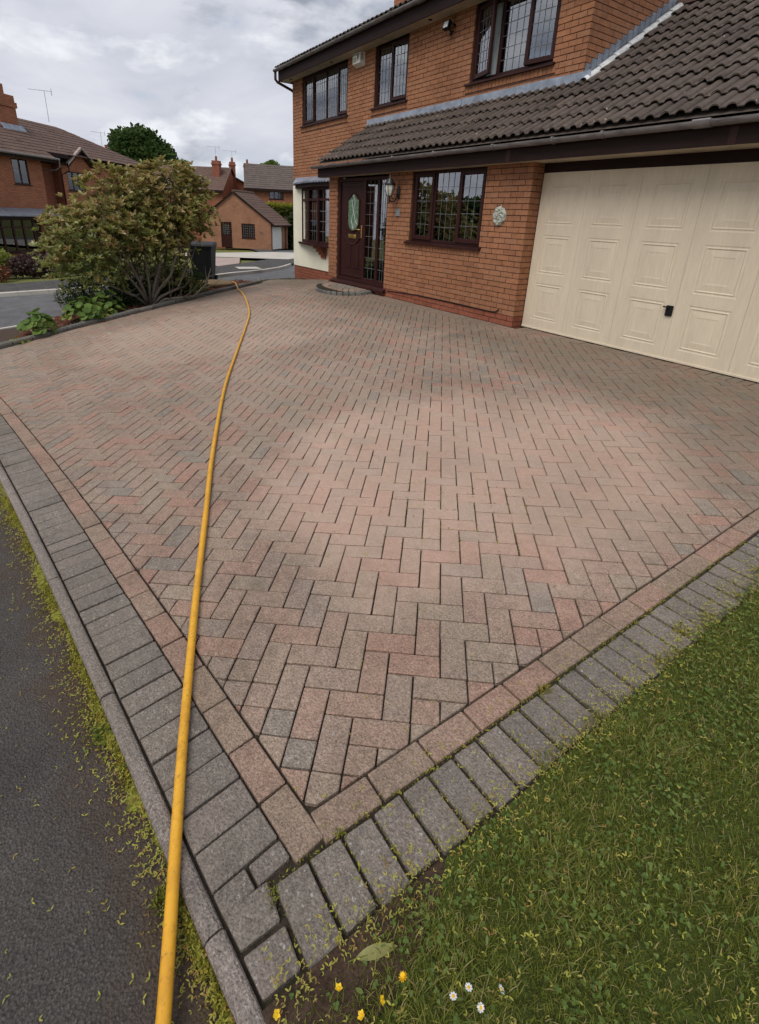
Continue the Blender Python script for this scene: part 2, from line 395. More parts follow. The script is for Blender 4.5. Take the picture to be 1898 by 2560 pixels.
class MB:
    def __init__(s): s.v = []; s.f = []; s.t = []
    def add(s, vs, fs, tint=0.):
        b = len(s.v); s.v.extend(tuple(v) for v in vs)
        for f in fs: s.f.append(tuple(i + b for i in f)); s.t.append(tint)
        return s
    def box(s, x0, x1, y0, y1, z0, z1, tint=0.):
        return s.add([(x0,y0,z0),(x1,y0,z0),(x1,y1,z0),(x0,y1,z0),(x0,y0,z1),(x1,y0,z1),(x1,y1,z1),(x0,y1,z1)],
                     [(0,3,2,1),(4,5,6,7),(0,1,5,4),(1,2,6,5),(2,3,7,6),(3,0,4,7)], tint)
    def bbox(s, x0, x1, y0, y1, z0, z1, c=.004, tint=0.):
        """box with chamfered edges"""
        b = len(s.v)
        X = (x0, x1); Y = (y0, y1); Z = (z0, z1); idx = {}
        for i in (0, 1):
            for j in (0, 1):
                for k in (0, 1):
                    sx = c if i == 0 else -c; sy = c if j == 0 else -c; sz = c if k == 0 else -c
                    for a, p in enumerate(((X[i], Y[j]+sy, Z[k]+sz), (X[i]+sx, Y[j], Z[k]+sz), (X[i]+sx, Y[j]+sy, Z[k]))):
                        idx[i,j,k,a] = len(s.v); s.v.append(p)
        F = []
        g = lambda *l: F.append([idx[q] for q in l])
        for i in (0, 1):
            o = [(i,0,0,0),(i,1,0,0),(i,1,1,0),(i,0,1,0)]; g(*(o if i else o[::-1]))
            o = [(0,i,0,1),(0,i,1,1),(1,i,1,1),(1,i,0,1)]; g(*(o if i else o[::-1]))
            o = [(0,0,i,2),(1,0,i,2),(1,1,i,2),(0,1,i,2)]; g(*(o if i else o[::-1]))
        for j in (0, 1):
            for k in (0, 1):
                g((0,j,k,1),(1,j,k,1),(1,j,k,2),(0,j,k,2)); g((j,0,k,0),(j,1,k,0),(j,1,k,2),(j,0,k,2)); g((j,k,0,0),(j,k,1,0),(j,k,1,1),(j,k,0,1))
        for i in (0, 1):
            for j in (0, 1):
                for k in (0, 1): g((i,j,k,0),(i,j,k,1),(i,j,k,2))
        cen = Vector(((x0+x1)/2, (y0+y1)/2, (z0+z1)/2))
        for f in F:
            P = [Vector(s.v[i]) for i in f]
            nn = (P[1]-P[0]).cross(P[2]-P[0])
            if nn.dot(sum(P, Vector())/len(P) - cen) < 0: f = f[::-1]
            s.f.append(tuple(f)); s.t.append(tint)
        return s
    def prism(s, poly, z0, z1, tint=0., caps=True):
        n = len(poly); vs = [(x, y, z0) for x, y in poly] + [(x, y, z1) for x, y in poly]
        fs = [(i, (i+1) % n, n+(i+1) % n, n+i) for i in range(n)]
        if caps: fs += [tuple(range(n))[::-1], tuple(range(n, 2*n))]
        return s.add(vs, fs, tint)
    def prism_y(s, poly, y0, y1, tint=0.):
        """poly in (x, z), extruded along y"""
        n = len(poly); vs = [(x, y0, z) for x, z in poly] + [(x, y1, z) for x, z in poly]
        return s.add(vs, [(i, (i+1) % n, n+(i+1) % n, n+i) for i in range(n)] + [tuple(range(n))[::-1], tuple(range(n, 2*n))], tint)
    def prism_x(s, poly, x0, x1, tint=0.):
        """poly in (y, z), extruded along x"""
        n = len(poly); vs = [(x0, y, z) for y, z in poly] + [(x1, y, z) for y, z in poly]
        return s.add(vs, [(i, (i+1) % n, n+(i+1) % n, n+i) for i in range(n)] + [tuple(range(n))[::-1], tuple(range(n, 2*n))], tint)
    def tube(s, pts, r, n=8, tint=0., cap=True):
        pts = [Vector(p) for p in pts]; rs = r if hasattr(r, '__len__') else [r] * len(pts)
        b = len(s.v); up = Vector((0, 0, 1)); prev = None
        for i, p in enumerate(pts):
            d = (pts[min(i+1, len(pts)-1)] - pts[max(i-1, 0)]).normalized()
            if prev is None:
                a = d.cross(up); a = a if a.length > .05 else d.cross(Vector((1, 0, 0)))
            else: a = prev - d * prev.dot(d)
            a.normalize(); prev = a; c = d.cross(a)
            for k in range(n):
                t = 2 * math.pi * k / n; s.v.append(tuple(p + rs[i] * (math.cos(t) * a + math.sin(t) * c)))
        for i in range(len(pts) - 1):
            for k in range(n):
                s.f.append((b+i*n+k, b+i*n+(k+1) % n, b+(i+1)*n+(k+1) % n, b+(i+1)*n+k)); s.t.append(tint)
        if cap:
            s.f.append(tuple(b+k for k in range(n))[::-1]); s.t.append(tint)
            e0 = b+(len(pts)-1)*n; s.f.append(tuple(e0+k for k in range(n))); s.t.append(tint)
        return s
    def lathe(s, prof, c=(0, 0, 0), n=16, tint=0.):
        b = len(s.v); m_ = len(prof)
        for r, z in prof:
            for k in range(n):
                t = 2 * math.pi * k / n; s.v.append((c[0]+r*math.cos(t), c[1]+r*math.sin(t), c[2]+z))
        for i in range(m_ - 1):
            for k in range(n): s.f.append((b+i*n+k, b+i*n+(k+1) % n, b+(i+1)*n+(k+1) % n, b+(i+1)*n+k)); s.t.append(tint)
        return s
    def build(s, name, mat, parent=None, loc=None, smooth=False, rot=None, center=False):
        if center and s.v:
            a = np.array(s.v); c = (a.min(0) + a.max(0)) / 2; c[2] = a[:, 2].min(); s.v = [tuple(x) for x in a - c]; loc = tuple(c)
        me = bpy.data.meshes.new(name); me.from_pydata(s.v, [], s.f); me.update()
        at = me.attributes.new('tint', 'FLOAT', 'FACE'); at.data.foreach_set('value', np.array(s.t, np.float32))
        if smooth: me.polygons.foreach_set('use_smooth', np.ones(len(s.f), bool))
        me.materials.append(MAT[mat])
        o = bpy.data.objects.new(name, me); col.objects.link(o)
        if parent is not None: o.parent = parent
        if loc is not None: o.location = loc
        if rot is not None: o.rotation_euler = rot
        return o

def fast_mesh(name, V, F, tint, mat, parent=None, smooth=False, loc=None):
    """V (n,3), F (m,k) numpy, tint (m,)"""
    me = bpy.data.meshes.new(name); k = F.shape[1]
    me.vertices.add(len(V)); me.vertices.foreach_set('co', np.asarray(V, np.float32).ravel())
    me.loops.add(F.size); me.loops.foreach_set('vertex_index', F.astype(np.int32).ravel())
    me.polygons.add(len(F)); me.polygons.foreach_set('loop_start', np.arange(0, F.size, k, dtype=np.int32))
    me.update(calc_edges=True); me.validate()
    at = me.attributes.new('tint', 'FLOAT', 'FACE'); at.data.foreach_set('value', np.asarray(tint, np.float32)[:len(me.polygons)])
    if smooth: me.polygons.foreach_set('use_smooth', np.ones(len(me.polygons), bool))
    me.materials.append(MAT[mat])
    o = bpy.data.objects.new(name, me); col.objects.link(o)
    if parent is not None: o.parent = parent
    if loc is not None: o.location = loc
    return o

def tag(o, label=None, cat=None, group=None, kind=None):
    for k_, v_ in (('label', label), ('category', cat), ('group', group), ('kind', kind)):
        if v_: o[k_] = v_
    return o
def empty(name, loc=(0, 0, 0), rz=0., parent=None):
    o = bpy.data.objects.new(name, None); col.objects.link(o); o.location = loc; o.rotation_euler = (0, 0, rz)
    o.empty_display_size = .1
    if parent: o.parent = parent
    return o

def pieces(items, name, mass_name, mat, parent, limit=300):
    """items: (verts, faces, tint, mat or None). The largest in view become objects of their own, the rest one mass."""
    sc_ = []
    for i, it in enumerate(items):
        c = np.mean(np.array(it[0]), axis=0); q_ = proj(c)
        if q_ is None or not (-60 < q_[0] < IW + 60 and -60 < q_[1] < IH + 60): sc_.append((0, i)); continue
        P = [proj(v) for v in it[0]]
        P = [p for p in P if p]
        xs = [p[0] for p in P]; ys = [p[1] for p in P]
        sc_.append(((max(xs) - min(xs)) * (max(ys) - min(ys)), i))
    sc_.sort(reverse=True)
    big = set(i for s_, i in sc_[:limit] if s_ > 60)
    masses = {}
    for i, it in enumerate(items):
        mm = it[3] if len(it) > 3 and it[3] else mat
        if i in big:
            b = MB().add(it[0], it[1], it[2]); b.build(name, mm, parent, center=True)
        else: masses.setdefault(mm, MB()).add(it[0], it[1], it[2])
    for mm, b in masses.items(): b.build(mass_name, mm, parent)['kind'] = 'stuff'

def drape(name, poly, off, mat, step=.5, parent=None, fn=zt):
    """sheet over the ground inside a polygon: triangulated grid clipped by the outline"""
    import bmesh
    bm = bmesh.new()
    vs = [bm.verts.new((x, y, 0)) for x, y in poly]
    bm.faces.new(vs)
    xs = [p[0] for p in poly]; ys = [p[1] for p in poly]
    for a, b, ax in ((min(xs), max(xs), 0), (min(ys), max(ys), 1)):
        t = a + step * .5
        while t < b:
            co = (t, 0, 0) if ax == 0 else (0, t, 0); no = (1, 0, 0) if ax == 0 else (0, 1, 0)
            bmesh.ops.bisect_plane(bm, geom=bm.verts[:] + bm.edges[:] + bm.faces[:], plane_co=co, plane_no=no, dist=1e-5); t += step
    for v in bm.verts: v.co.z = fn(v.co.x, v.co.y) + off
    bmesh.ops.recalc_face_normals(bm, faces=bm.faces)
    for f in bm.faces:
        if f.normal.z < 0: f.normal_flip()
    me = bpy.data.meshes.new(name); bm.to_mesh(me); bm.free()
    me.materials.append(MAT[mat])
    o = bpy.data.objects.new(name, me); col.objects.link(o)
    if parent: o.parent = parent
    return o
# ================================================================== the ground
gx = np.concatenate([np.linspace(-260, -62, 12), np.linspace(-58, 12, 71), np.linspace(16, 160, 10)])
gy = np.concatenate([np.linspace(-200, -32, 10), np.linspace(-28, 40, 69), np.linspace(46, 260, 12)])
X, Y = np.meshgrid(gx, gy, indexing='ij')
Z = zt(X, Y) - .10
ni, nj = X.shape
V = np.stack([X, Y, Z], -1).reshape(-1, 3)
I, J = np.meshgrid(np.arange(ni - 1), np.arange(nj - 1), indexing='ij')
a0 = (I * nj + J).ravel()
F = np.stack([a0, a0 + nj, a0 + nj + 1, a0 + 1], -1)
tag(fast_mesh('ground', V, F, np.zeros(len(F)), 'far_grass', smooth=True), kind='structure')

def ys(x): return -5.49 + .125 * (x - 3.77) - .0045 * min(0., x - 3.77) ** 2     # outer line of the red course at the front
BED = [(-4.2, -6.6), (-4.51, -5.92), (-4.97, -5.18), (-5.5, -4.21), (-6.21, -3.0), (-6.85, -2.0), (-7.59, -.84)]
ROADN = [(-6.1, -14), (-6.25, -6.2), (-6.65, -5.1), (-7.3, -4.2), (-8.2, -3.1), (-9.0, -2.05), (-9.45, -1.25)]
ROADF = [(-10.9, -14), (-10.85, -6.3), (-10.75, -4.2), (-11.0, -2.2), (-11.6, -.4), (-12.8, 1.4), (-14.6, 3.1), (-16.8, 4.55), (-21, 6.9), (-27, 9.2), (-40, 13)]

tag(drape('road', ROADN + [(-8.9, -.55), (-8.75, -.3), (-9.45, .9), (-9.75, 3), (-11.5, 6), (-15, 9), (-22, 13), (-36, 17.5), (-40, 19)] + ROADF[::-1], -.055, 'asphalt_road', 1.0), kind='structure')
PATHB = [(-13.4, -14), (-13.4, -6.3), (-13.6, -4), (-14.4, -1.5), (-15.44, .62), (-17.5, 2.42), (-21.2, 5.3), (-27, 7.7), (-40, 11.5)]
tag(drape('far_pavement', ROADF + PATHB[::-1], .035, 'asphalt_plain', 1.0), kind='structure')
xs_ = np.linspace(7.5, -4.55, 40)
front = [(x, ys(x) - .262) for x in xs_]
tag(drape('near_pavement', front + [(-4.75, -6.05), (-5.4, -5.75), (-6.05, -5.7), (-6.22, -6.2), (-6.1, -12), (7.5, -12)], -.034, 'asphalt_path', .6), kind='structure')
tag(drape('neighbour_drive', [(-15.6, .75), (-17.4, 2.3), (-22.5, 4.2), (-23.6, 2.9), (-21, 1.6)], .04, 'paving_pink', 1.0), kind='structure')
tag(drape('concrete_drive', [(-23.95, 3.3), (-21.6, 5.2), (-20.5, 6.1), (-22.2, 7.4), (-27, 9.6), (-30, 11.3), (-31.5, 9.8), (-29.9, 5.1), (-30.5, 3.0), (-25.5, 1.9)], .045, 'concrete_pale', 1.0), kind='structure')
# kerb stones of the far pavement
def resample(P, step):
    P = [Vector((p[0], p[1], 0)) for p in P]; o = [P[0].copy()]; acc = 0.
    for a, b in zip(P, P[1:]):
        L = (b - a).length; t = step - acc
        while t <= L: o.append(a + (b - a) * t / L); t += step
        acc = (acc + L) % step
    return o
def kerb_run(name, P, step, wid, top, bot, mat, piece, side=1, gap=.006, rnd=.012, kind='structure', jit=.0, label=None):
    root = empty(name, (P[0][0], P[0][1], zt(*P[0]))); tag(root, kind=kind)
    O = Vector(root.location)
    Q = resample(P, step)
    for i, (a, b) in enumerate(zip(Q, Q[1:])):
        d = (b - a).normalized(); nrm = Vector((-d.y, d.x, 0)) * side
        a2, b2 = a + d * gap / 2, b - d * gap / 2
        prof = [(0, bot), (0, top - rnd), (rnd * .35, top - rnd * .3), (rnd, top), (wid - rnd, top), (wid - rnd * .35, top - rnd * .3), (wid, top - rnd), (wid, bot)]
        vs = []; dz = random.uniform(-jit, jit)
        for c in (a2, b2):
            for o_, h in prof:
                p = c + nrm * o_; vs.append((p.x, p.y, zt(c.x, c.y) + h + dz))
        n = len(prof)
        mb = MB().add(vs, [(k, k + 1, n + k + 1, n + k) for k in range(n - 1)] + [tuple(range(n))[::-1], tuple(range(n, 2 * n))], random.random())
        A = np.array(mb.v); A -= np.array(O); c = A.mean(0); c[2] = A[:, 2].min()
        mb.v = [tuple(v) for v in A - c]
        mb.build(piece, mat, root, tuple(c))
    return root
kerb_run('far_kerb', ROADF[:8], .9, .12, .05, -.12, 'concrete_pale', 'kerb_stone', side=1, rnd=.02)
kerb_run('edging_kerb', [(x, ys(x) - .262) for x in np.linspace(6.0, -4.4, 80)], .914, .052, .010, -.12, 'kerb_concrete', 'kerb_stone', side=-1, rnd=.014, gap=.008, jit=.003)
kerb_run('bed_kerb', BED + [(-7.78, -.62), (-8.02, -.5), (-8.3, -.5)], .30, .11, .075, -.08, 'bed_kerb', 'kerb_block', side=1, rnd=.03, gap=.012, jit=.006)
drape('drain_cover', [(-13.6, .9), (-14.9, 1.2), (-14.7, 2.0), (-13.5, 1.75)], .048, 'concrete_pale', .6)
tag(bpy.data.objects['drain_cover'], 'pale square access cover set in the pavement across the road', 'manhole cover')
kerb_run('road_channel', ROADN[:4], 1.2, .07, -.035, -.12, 'concrete_pale', 'channel_block', side=1, rnd=.004)

# ------------------------------------------------------------------ the driveway
driveway = empty('driveway', (0, -3, zt(0, -3)))
tag(driveway, kind='structure')
DO = Vector(driveway.location)
base = drape('joint_bed', [(4.372, -5.42), (4.372, .34), (0.01, .34), (0.01, -.02), (-5.39, -.02), (-5.39, .98), (-9.3, 1.0), (-9.42, .8), (-8.75, -.35), (-8.3, -.5), (-7.75, -.66)] + [(x + .03, y) for x, y in BED[::-1][:-1]] + [(-4.35, -6.3)] + [(x, ys(x) - .21) for x in np.linspace(-4.3, 4.36, 30)] + [(4.372, -5.63)], -.016, 'joint_sand', .4)
base.parent = driveway; base.location = -DO

def clip(poly, nx, ny, c):
    """keep nx*x + ny*y <= c"""
    o = []
    for i in range(len(poly)):
        a, b = poly[i], poly[(i + 1) % len(poly)]
        da, db = nx * a[0] + ny * a[1] - c, nx * b[0] + ny * b[1] - c
        if da <= 0: o.append(a)
        if da * db < 0:
            t = da / (da - db); o.append((a[0] + (b[0] - a[0]) * t, a[1] + (b[1] - a[1]) * t))
    return o
def area(p): return .5 * sum(p[i][0] * p[(i+1) % len(p)][1] - p[(i+1) % len(p)][0] * p[i][1] for i in range(len(p)))
def inset(poly, d):
    n = len(poly); o = []
    for i in range(n):
        p0, p1, p2 = Vector(poly[i-1]), Vector(poly[i]), Vector(poly[(i+1) % n])
        a = (p1 - p0).normalized(); b = (p2 - p1).normalized()
        na, nb = Vector((-a.y, a.x)), Vector((-b.y, b.x))
        k = 1 + na.dot(nb)
        o.append(tuple(p1 + (na + nb) * (d / max(k, .35))))
    return o
def block(poly, tint, mat=None, shrink=.0030, ch=.0034, dz=None, joff=0.):
    """one paving block: sides, chamfer and a top that follows the fall of the drive"""
    if len(poly) < 3: return None
    if area(poly) < 0: poly = poly[::-1]
    # drop near-duplicate corners
    q = [poly[0]]
    for p in poly[1:]:
        if math.dist(p, q[-1]) > .006: q.append(p)
    if len(q) > 2 and math.dist(q[0], q[-1]) < .006: q.pop()
    if len(q) < 3 or area(q) < .0004: return None
    q = inset(q, shrink)
    if area(q) < .0002: return None
    q = [(x + random.gauss(0, .0008), y + random.gauss(0, .0008)) for x, y in q]
    # round the corners a little
    r_ = []
    for i in range(len(q)):
        p0, p1, p2 = Vector(q[i-1]), Vector(q[i]), Vector(q[(i+1) % len(q)])
        for o_ in (p0, p2):
            dd = (o_ - p1); r_.append(tuple(p1 + dd.normalized() * min(.0035, dd.length * .3)))
    q = r_
    ti = inset(q, ch)
    dz = random.gauss(0, .0011) if dz is None else dz
    sx, sy = random.gauss(0, .006), random.gauss(0, .006)
    cx_, cy_ = sum(p[0] for p in q) / len(q), sum(p[1] for p in q) / len(q)
    z = lambda x, y: zt(x, y) + dz + sx * (x - cx_) + sy * (y - cy_)
    n = len(q)
    vs = [(x, y, z(x, y) - .03) for x, y in q] + [(x, y, z(x, y) - ch * .9) for x, y in q] + [(x, y, z(x, y)) for x, y in ti]
    fs = []
    for k in range(2):
        fs += [(k*n+i, k*n+(i+1) % n, (k+1)*n+(i+1) % n, (k+1)*n+i) for i in range(n)]
    fs.append(tuple(range(2*n, 3*n)))
    vs = [(x - DO.x, y - DO.y, z_ - DO.z) for x, y, z_ in vs]
    return vs, fs, tint, mat
def pieces_at(items, *a, **k):
    # pieces() measures in world space; shift for the parent
    sh = [([(x + DO.x, y + DO.y, z + DO.z) for x, y, z in it[0]], *it[1:]) for it in items]
    sc_ = []
    for i, it in enumerate(sh):
        P = [proj(v) for v in it[0]]; P = [p for p in P if p and -40 < p[0] < IW + 40 and -40 < p[1] < IH + 40]
        if len(P) < len(it[0]) // 2: sc_.append((0, i)); continue
        x_ = [p[0] for p in P]; y_ = [p[1] for p in P]; sc_.append(((max(x_) - min(x_)) * (max(y_) - min(y_)), i))
    sc_.sort(reverse=True)
    name, mass, mat, parent, limit = a
    big = set(i for s_, i in sc_[:limit] if s_ > 60)
    masses = {}
    for i, it in enumerate(items):
        mm = it[3] or mat
        if i in big: MB().add(it[0], it[1], it[2]).build(name, mm, parent, center=True)
        else: masses.setdefault(mm, MB()).add(it[0], it[1], it[2])
    for mm, b in masses.items(): b.build(mass, mm, parent)['kind'] = 'stuff'

PHI, OX, OY, PT = 0.85332, 2.92656, -3.99173, .1015
cp, sp = math.cos(PHI), math.sin(PHI)
def gp(i, j): return OX + cp * i * PT + sp * j * PT, OY + sp * i * PT - cp * j * PT
herr = []
def keep(poly):
    cx_ = sum(p[0] for p in poly) / 4; cy_ = sum(p[1] for p in poly) / 4
    if not (-9.7 < cx_ < 4.2 and -7.2 < cy_ < 1.1): return None
    poly = clip(poly, 1, 0, 4.055)
    sl = .125 - .009 * min(0., cx_ - 3.77)
    poly = clip(poly, sl, -1, sl * cx_ - (ys(cx_) + .105)) if poly else poly
    if not poly: return None
    if cx_ > .02: poly = clip(poly, 0, 1, -.006)
    elif cx_ > -5.3: poly = clip(poly, 0, 1, -.20)
    else:
        poly = clip(poly, 0, 1, .975)
        if cy_ > -.2: poly = clip(poly, 1, 0, -5.41)
    if not poly: return None
    # bed kerb on the left: stay right of the segment at this height
    seg = None
    for (x1, y1), (x2, y2) in zip(BED, BED[1:]):
        if y1 <= cy_ <= y2 or (cy_ < y1 and seg is None): seg = (x1, y1, x2, y2)
    if cy_ < BED[-1][1] and seg:
        x1, y1, x2, y2 = seg; dx, dy = x2 - x1, y2 - y1; L = math.hypot(dx, dy)
        nx, ny = -dy / L, dx / L        # points left of the kerb
        poly = clip(poly, nx, ny, nx * x1 + ny * y1 - .008)
    else:
        x1, y1, x2, y2 = -7.9, -.72, -9.45, 1.0; dx, dy = x2 - x1, y2 - y1; L = math.hypot(dx, dy)
        nx, ny = -dy / L, dx / L
        poly = clip(poly, nx, ny, nx * x1 + ny * y1)
    return poly if len(poly) >= 3 else None
def paving_tint(x, y):
    return (random.random() * .68) if random.random() < .88 else random.choice([.80, .55, .76, .3])
for i in range(-110, 110):
    for j in range(-110, 110):
        mph = (i - j) % 4
        if mph == 0: q = [gp(i, j), gp(i + 2, j), gp(i + 2, j + 1), gp(i, j + 1)]
        elif mph == 3: q = [gp(i, j), gp(i + 1, j), gp(i + 1, j + 2), gp(i, j + 2)]
        else: continue
        if not (-10 < q[0][0] < 4.6 and -7.5 < q[0][1] < 1.5): continue
        p = keep(q)
        if not p: continue
        if abs(area(p)) < .96 * 2 * PT * PT:       # cut at the border: laid as halves, as the photograph shows
            ca = [gp(i, j), gp(i + 1, j), gp(i + 1, j + 1), gp(i, j + 1)]
            cb2 = [gp(i + 1, j), gp(i + 2, j), gp(i + 2, j + 1), gp(i + 1, j + 1)] if mph == 0 else [gp(i, j + 1), gp(i + 1, j + 1), gp(i + 1, j + 2), gp(i, j + 2)]
            cand = [keep(ca), keep(cb2)]
        else: cand = [p]
        for p in cand:
            if not p: continue
            b = block(p, paving_tint(*p[0]))
            if b: herr.append(b)
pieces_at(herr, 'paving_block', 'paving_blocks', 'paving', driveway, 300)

red = []; grey = []
def quad_on(fn, s0, s1, d0_, d1_):
    (ax, ay, nx, ny), (bx, by, mx_, my_) = fn(s0), fn(s1)
    return [(ax + nx * d0_, ay + ny * d0_), (bx + mx_ * d0_, by + my_ * d0_), (bx + mx_ * d1_, by + my_ * d1_), (ax + nx * d1_, ay + ny * d1_)]
def fl(x):   # front line frame at x: point, inward normal
    sl = .125 - .009 * min(0., x - 3.77); L = math.hypot(1, sl)
    return x, ys(x), -sl / L, 1 / L
x = 4.155
while x > -4.25:
    red.append(block(quad_on(fl, x, x - .2, .0, .1), random.random())); x -= .2025
x = 4.135; n_ = 0
while x > -4.3:
    w_ = .1015 + (.012 if x > 3.4 else 0)
    if n_ == 0:      # the halved block at the corner
        grey.append(block(quad_on(fl, x, x - .064, -.203, -.108), random.random(), shrink=.003)); grey.append(block(quad_on(fl, x, x - .062, -.104, .0), random.random(), shrink=.003)); w_ = .066
    else: grey.append(block(quad_on(fl, x, x - w_ + .002, -.203, -.002), random.random(), shrink=.0028, dz=random.gauss(0, .0015)))
    x -= w_; n_ += 1
for x0_, x1_ in ((4.145, 4.247), (4.255, 4.356)):
    grey.append(block([(x0_, ys(x0_) - .203), (x1_, ys(x1_) - .203), (x1_, -5.522), (x0_, -5.518)], random.random(), shrink=.003))
y = -5.352
while y < -.3:
    red.append(block([(4.058, y), (4.158, y), (4.158, y + .2), (4.058, y + .2)], random.random())); y += .2028
y = -5.512
while y < -.15:
    k = random.uniform(-.006, .006)
    grey.append(block([(4.166, y), (4.362 + k, y), (4.362 + k, y + .1), (4.166, y + .1)], random.random(), shrink=.004, dz=random.gauss(0, .002))); y += .1045
x = 4.05; wallrow = []
while x > -5.3:
    o_ = .2 if x > .1 else 0.
    wallrow.append(block([(x - .1, -.198 + o_), (x, -.198 + o_), (x, o_ - .002), (x - .1, o_ - .002)], random.random() * .6 + .1)); x -= .1018
red = [b for b in red if b]; grey = [b for b in grey if b]; wallrow = [b for b in wallrow if b]
pieces_at(red, 'border_block', 'border_blocks', 'paving_red', driveway, 120)
pieces_at(grey, 'edge_block', 'edge_blocks', 'paving_grey', driveway, 150)
pieces_at(wallrow, 'threshold_block', 'threshold_blocks', 'paving', driveway, 90)
# ================================================================== the house
house = empty('house', (0, 0, 0))
tag(house, 'red brick detached house with attached double garage and brown tiled roofs', 'house')
ROOFK = .645
def roofz(y): return 2.37 + ROOFK * (y + .27)
YU = 1.0
def brick_items(O, U, N, u0, u1, z0, z1, holes=(), mask=None, phase=0., plinth=-9, fill=()):
    O, U, N = Vector(O), Vector(U), Vector(N); it = []
    def put(a, b, za, zb, mat=None):
        pr_ = random.gauss(0, .0015); bk = -.02
        vs = []
        for d in (bk, pr_):
            for u_, z_ in ((a, za), (b, za), (b, zb), (a, zb)):
                p = O + U * (u_ + random.gauss(0, .0008)) + N * d; vs.append((p.x, p.y, z_ + random.gauss(0, .0008)))
        fl_ = U.cross(N).z    # orientation
        fs = [(4, 5, 6, 7), (0, 1, 5, 4), (1, 2, 6, 5), (2, 3, 7, 6), (3, 0, 4, 7)]
        if U.cross(Vector((0, 0, 1))).dot(N) < 0: fs = [f[::-1] for f in fs]
        it.append((vs, fs, random.random(), mat))
    k = math.floor(z0 / .075)
    while k * .075 < z1 - .02:
        za, zb = max(k * .075 + .006, z0), min(k * .075 + .070, z1)
        zm = (za + zb) / 2
        segs = [(u0, u1)]
        for (ha, hb, hz0, hz1) in holes:
            if hz0 < zm < hz1:
                ns = []
                for a, b in segs:
                    if hb <= a or ha >= b: ns.append((a, b)); continue
                    if a < ha: ns.append((a, ha))
                    if hb < b: ns.append((hb, b))
                segs = ns
        for a, b in segs:
            ph = phase + (k % 2) * .1125
            n = math.floor((a - ph) / .225)
            while ph + n * .225 < b:
                p0 = max(ph + n * .225, a); p1 = min(ph + (n + 1) * .225, b); n += 1
                q0 = p0 + (.005 if p0 > a + 1e-6 else 0); q1 = p1 - (.005 if p1 < b - 1e-6 else 0)
                if q1 - q0 < .022: continue
                if mask and not mask((q0 + q1) / 2, zm): continue
                put(q0, q1, za, zb, 'brick_red' if zm < plinth else None)
        k += 1
    for (a, b, za, zb) in fill:
        n = max(1, round((b - a) / .075)); w_ = (b - a) / n
        for i in range(n): put(a + i * w_ + .004, a + (i + 1) * w_ - .004, za, zb)
    return it
def wall_sheet(mb, O, U, N, u0, u1, z0, z1, holes=(), d=-.009, deep=.13):
    """mortar face with openings and their reveals"""
    O, U, N = Vector(O), Vector(U), Vector(N)
    us = sorted(set([u0, u1] + [h for a in holes for h in a[:2] if u0 < h < u1])); zs = sorted(set([z0, z1] + [h for a in holes for h in a[2:] if z0 < h < z1]))
    P = lambda u_, z_, dd: tuple(O + U * u_ + N * dd + Vector((0, 0, z_)))
    for a, b in zip(us, us[1:]):
        for c, e_ in zip(zs, zs[1:]):
            if any(h[0] < (a+b)/2 < h[1] and h[2] < (c+e_)/2 < h[3] for h in holes): continue
            mb.add([P(a, c, d), P(b, c, d), P(b, e_, d), P(a, e_, d)], [(0, 1, 2, 3)])
            mb.add([P(a, c, -deep), P(b, c, -deep), P(b, e_, -deep), P(a, e_, -deep)], [(3, 2, 1, 0)])
    for a, b, c, e_ in holes:
        a2, b2, c2, e2 = max(a, u0), min(b, u1), max(c, z0), min(e_, z1)
        if a >= u0: mb.add([P(a2, c2, d), P(a2, e2, d), P(a2, e2, -deep), P(a2, c2, -deep)], [(0, 1, 2, 3)])
        if b <= u1: mb.add([P(b2, c2, d), P(b2, e2, d), P(b2, e2, -deep), P(b2, c2, -deep)], [(0, 1, 2, 3)])
        if c >= z0: mb.add([P(a2, c2, d), P(b2, c2, d), P(b2, c2, -deep), P(a2, c2, -deep)], [(0, 1, 2, 3)])
        if e_ <= z1: mb.add([P(a2, e2, d), P(b2, e2, d), P(b2, e2, -deep), P(a2, e2, -deep)], [(0, 1, 2, 3)])
    # end caps
    for u_ in (u0, u1): mb.add([P(u_, z0, d), P(u_, z1, d), P(u_, z1, -deep), P(u_, z0, -deep)], [(0, 1, 2, 3)])
    return mb
items = []
DOOR = (-5.04, -3.24, .09, 2.4); KW = (-2.55, -.83, 1.02, 2.4)
items += brick_items((0,0,0), (1,0,0), (0,-1,0), -5.40, 0, -.16, 2.15, [DOOR, KW, (-2.62, -.775, .905, 1.03)], plinth=.145, fill=[(-2.62, -.775, .908, 1.018)])
items += brick_items((0,0,0), (0,1,0), (1,0,0), .022, .22, -.05, 2.15, phase=.1, plinth=.145)
items += brick_items((-5.40,0,0), (0,-1,0), (-1,0,0), -1.0, -.022, -.2, 2.15, phase=.1, plinth=.145)
UW = [(-8.64, -6.40, 3.53, 5), (-5.33, -4.20, 3.53, 5), (-2.47, -.785, 3.53, 5)]
UF = [(-8.72, -6.34, 3.412, 3.515), (-5.43, -4.15, 3.412, 3.515), (-2.55, -.72, 3.412, 3.515)]
uh = UW + [(a, b, c, .53 + 3) for a, b, c, d_ in UF]
items += brick_items((0,YU,0), (1,0,0), (0,-1,0), -9.2, -.25, 2.14, 4.62, uh, mask=lambda u_, z_: u_ < -5.45 or z_ > 3.24, fill=UF)
items += brick_items((0,YU,0), (1,0,0), (0,-1,0), -9.2, -5.41, -.5, .03, plinth=9)
RZ = lambda y: 4.90 + .5 * (y - .66)
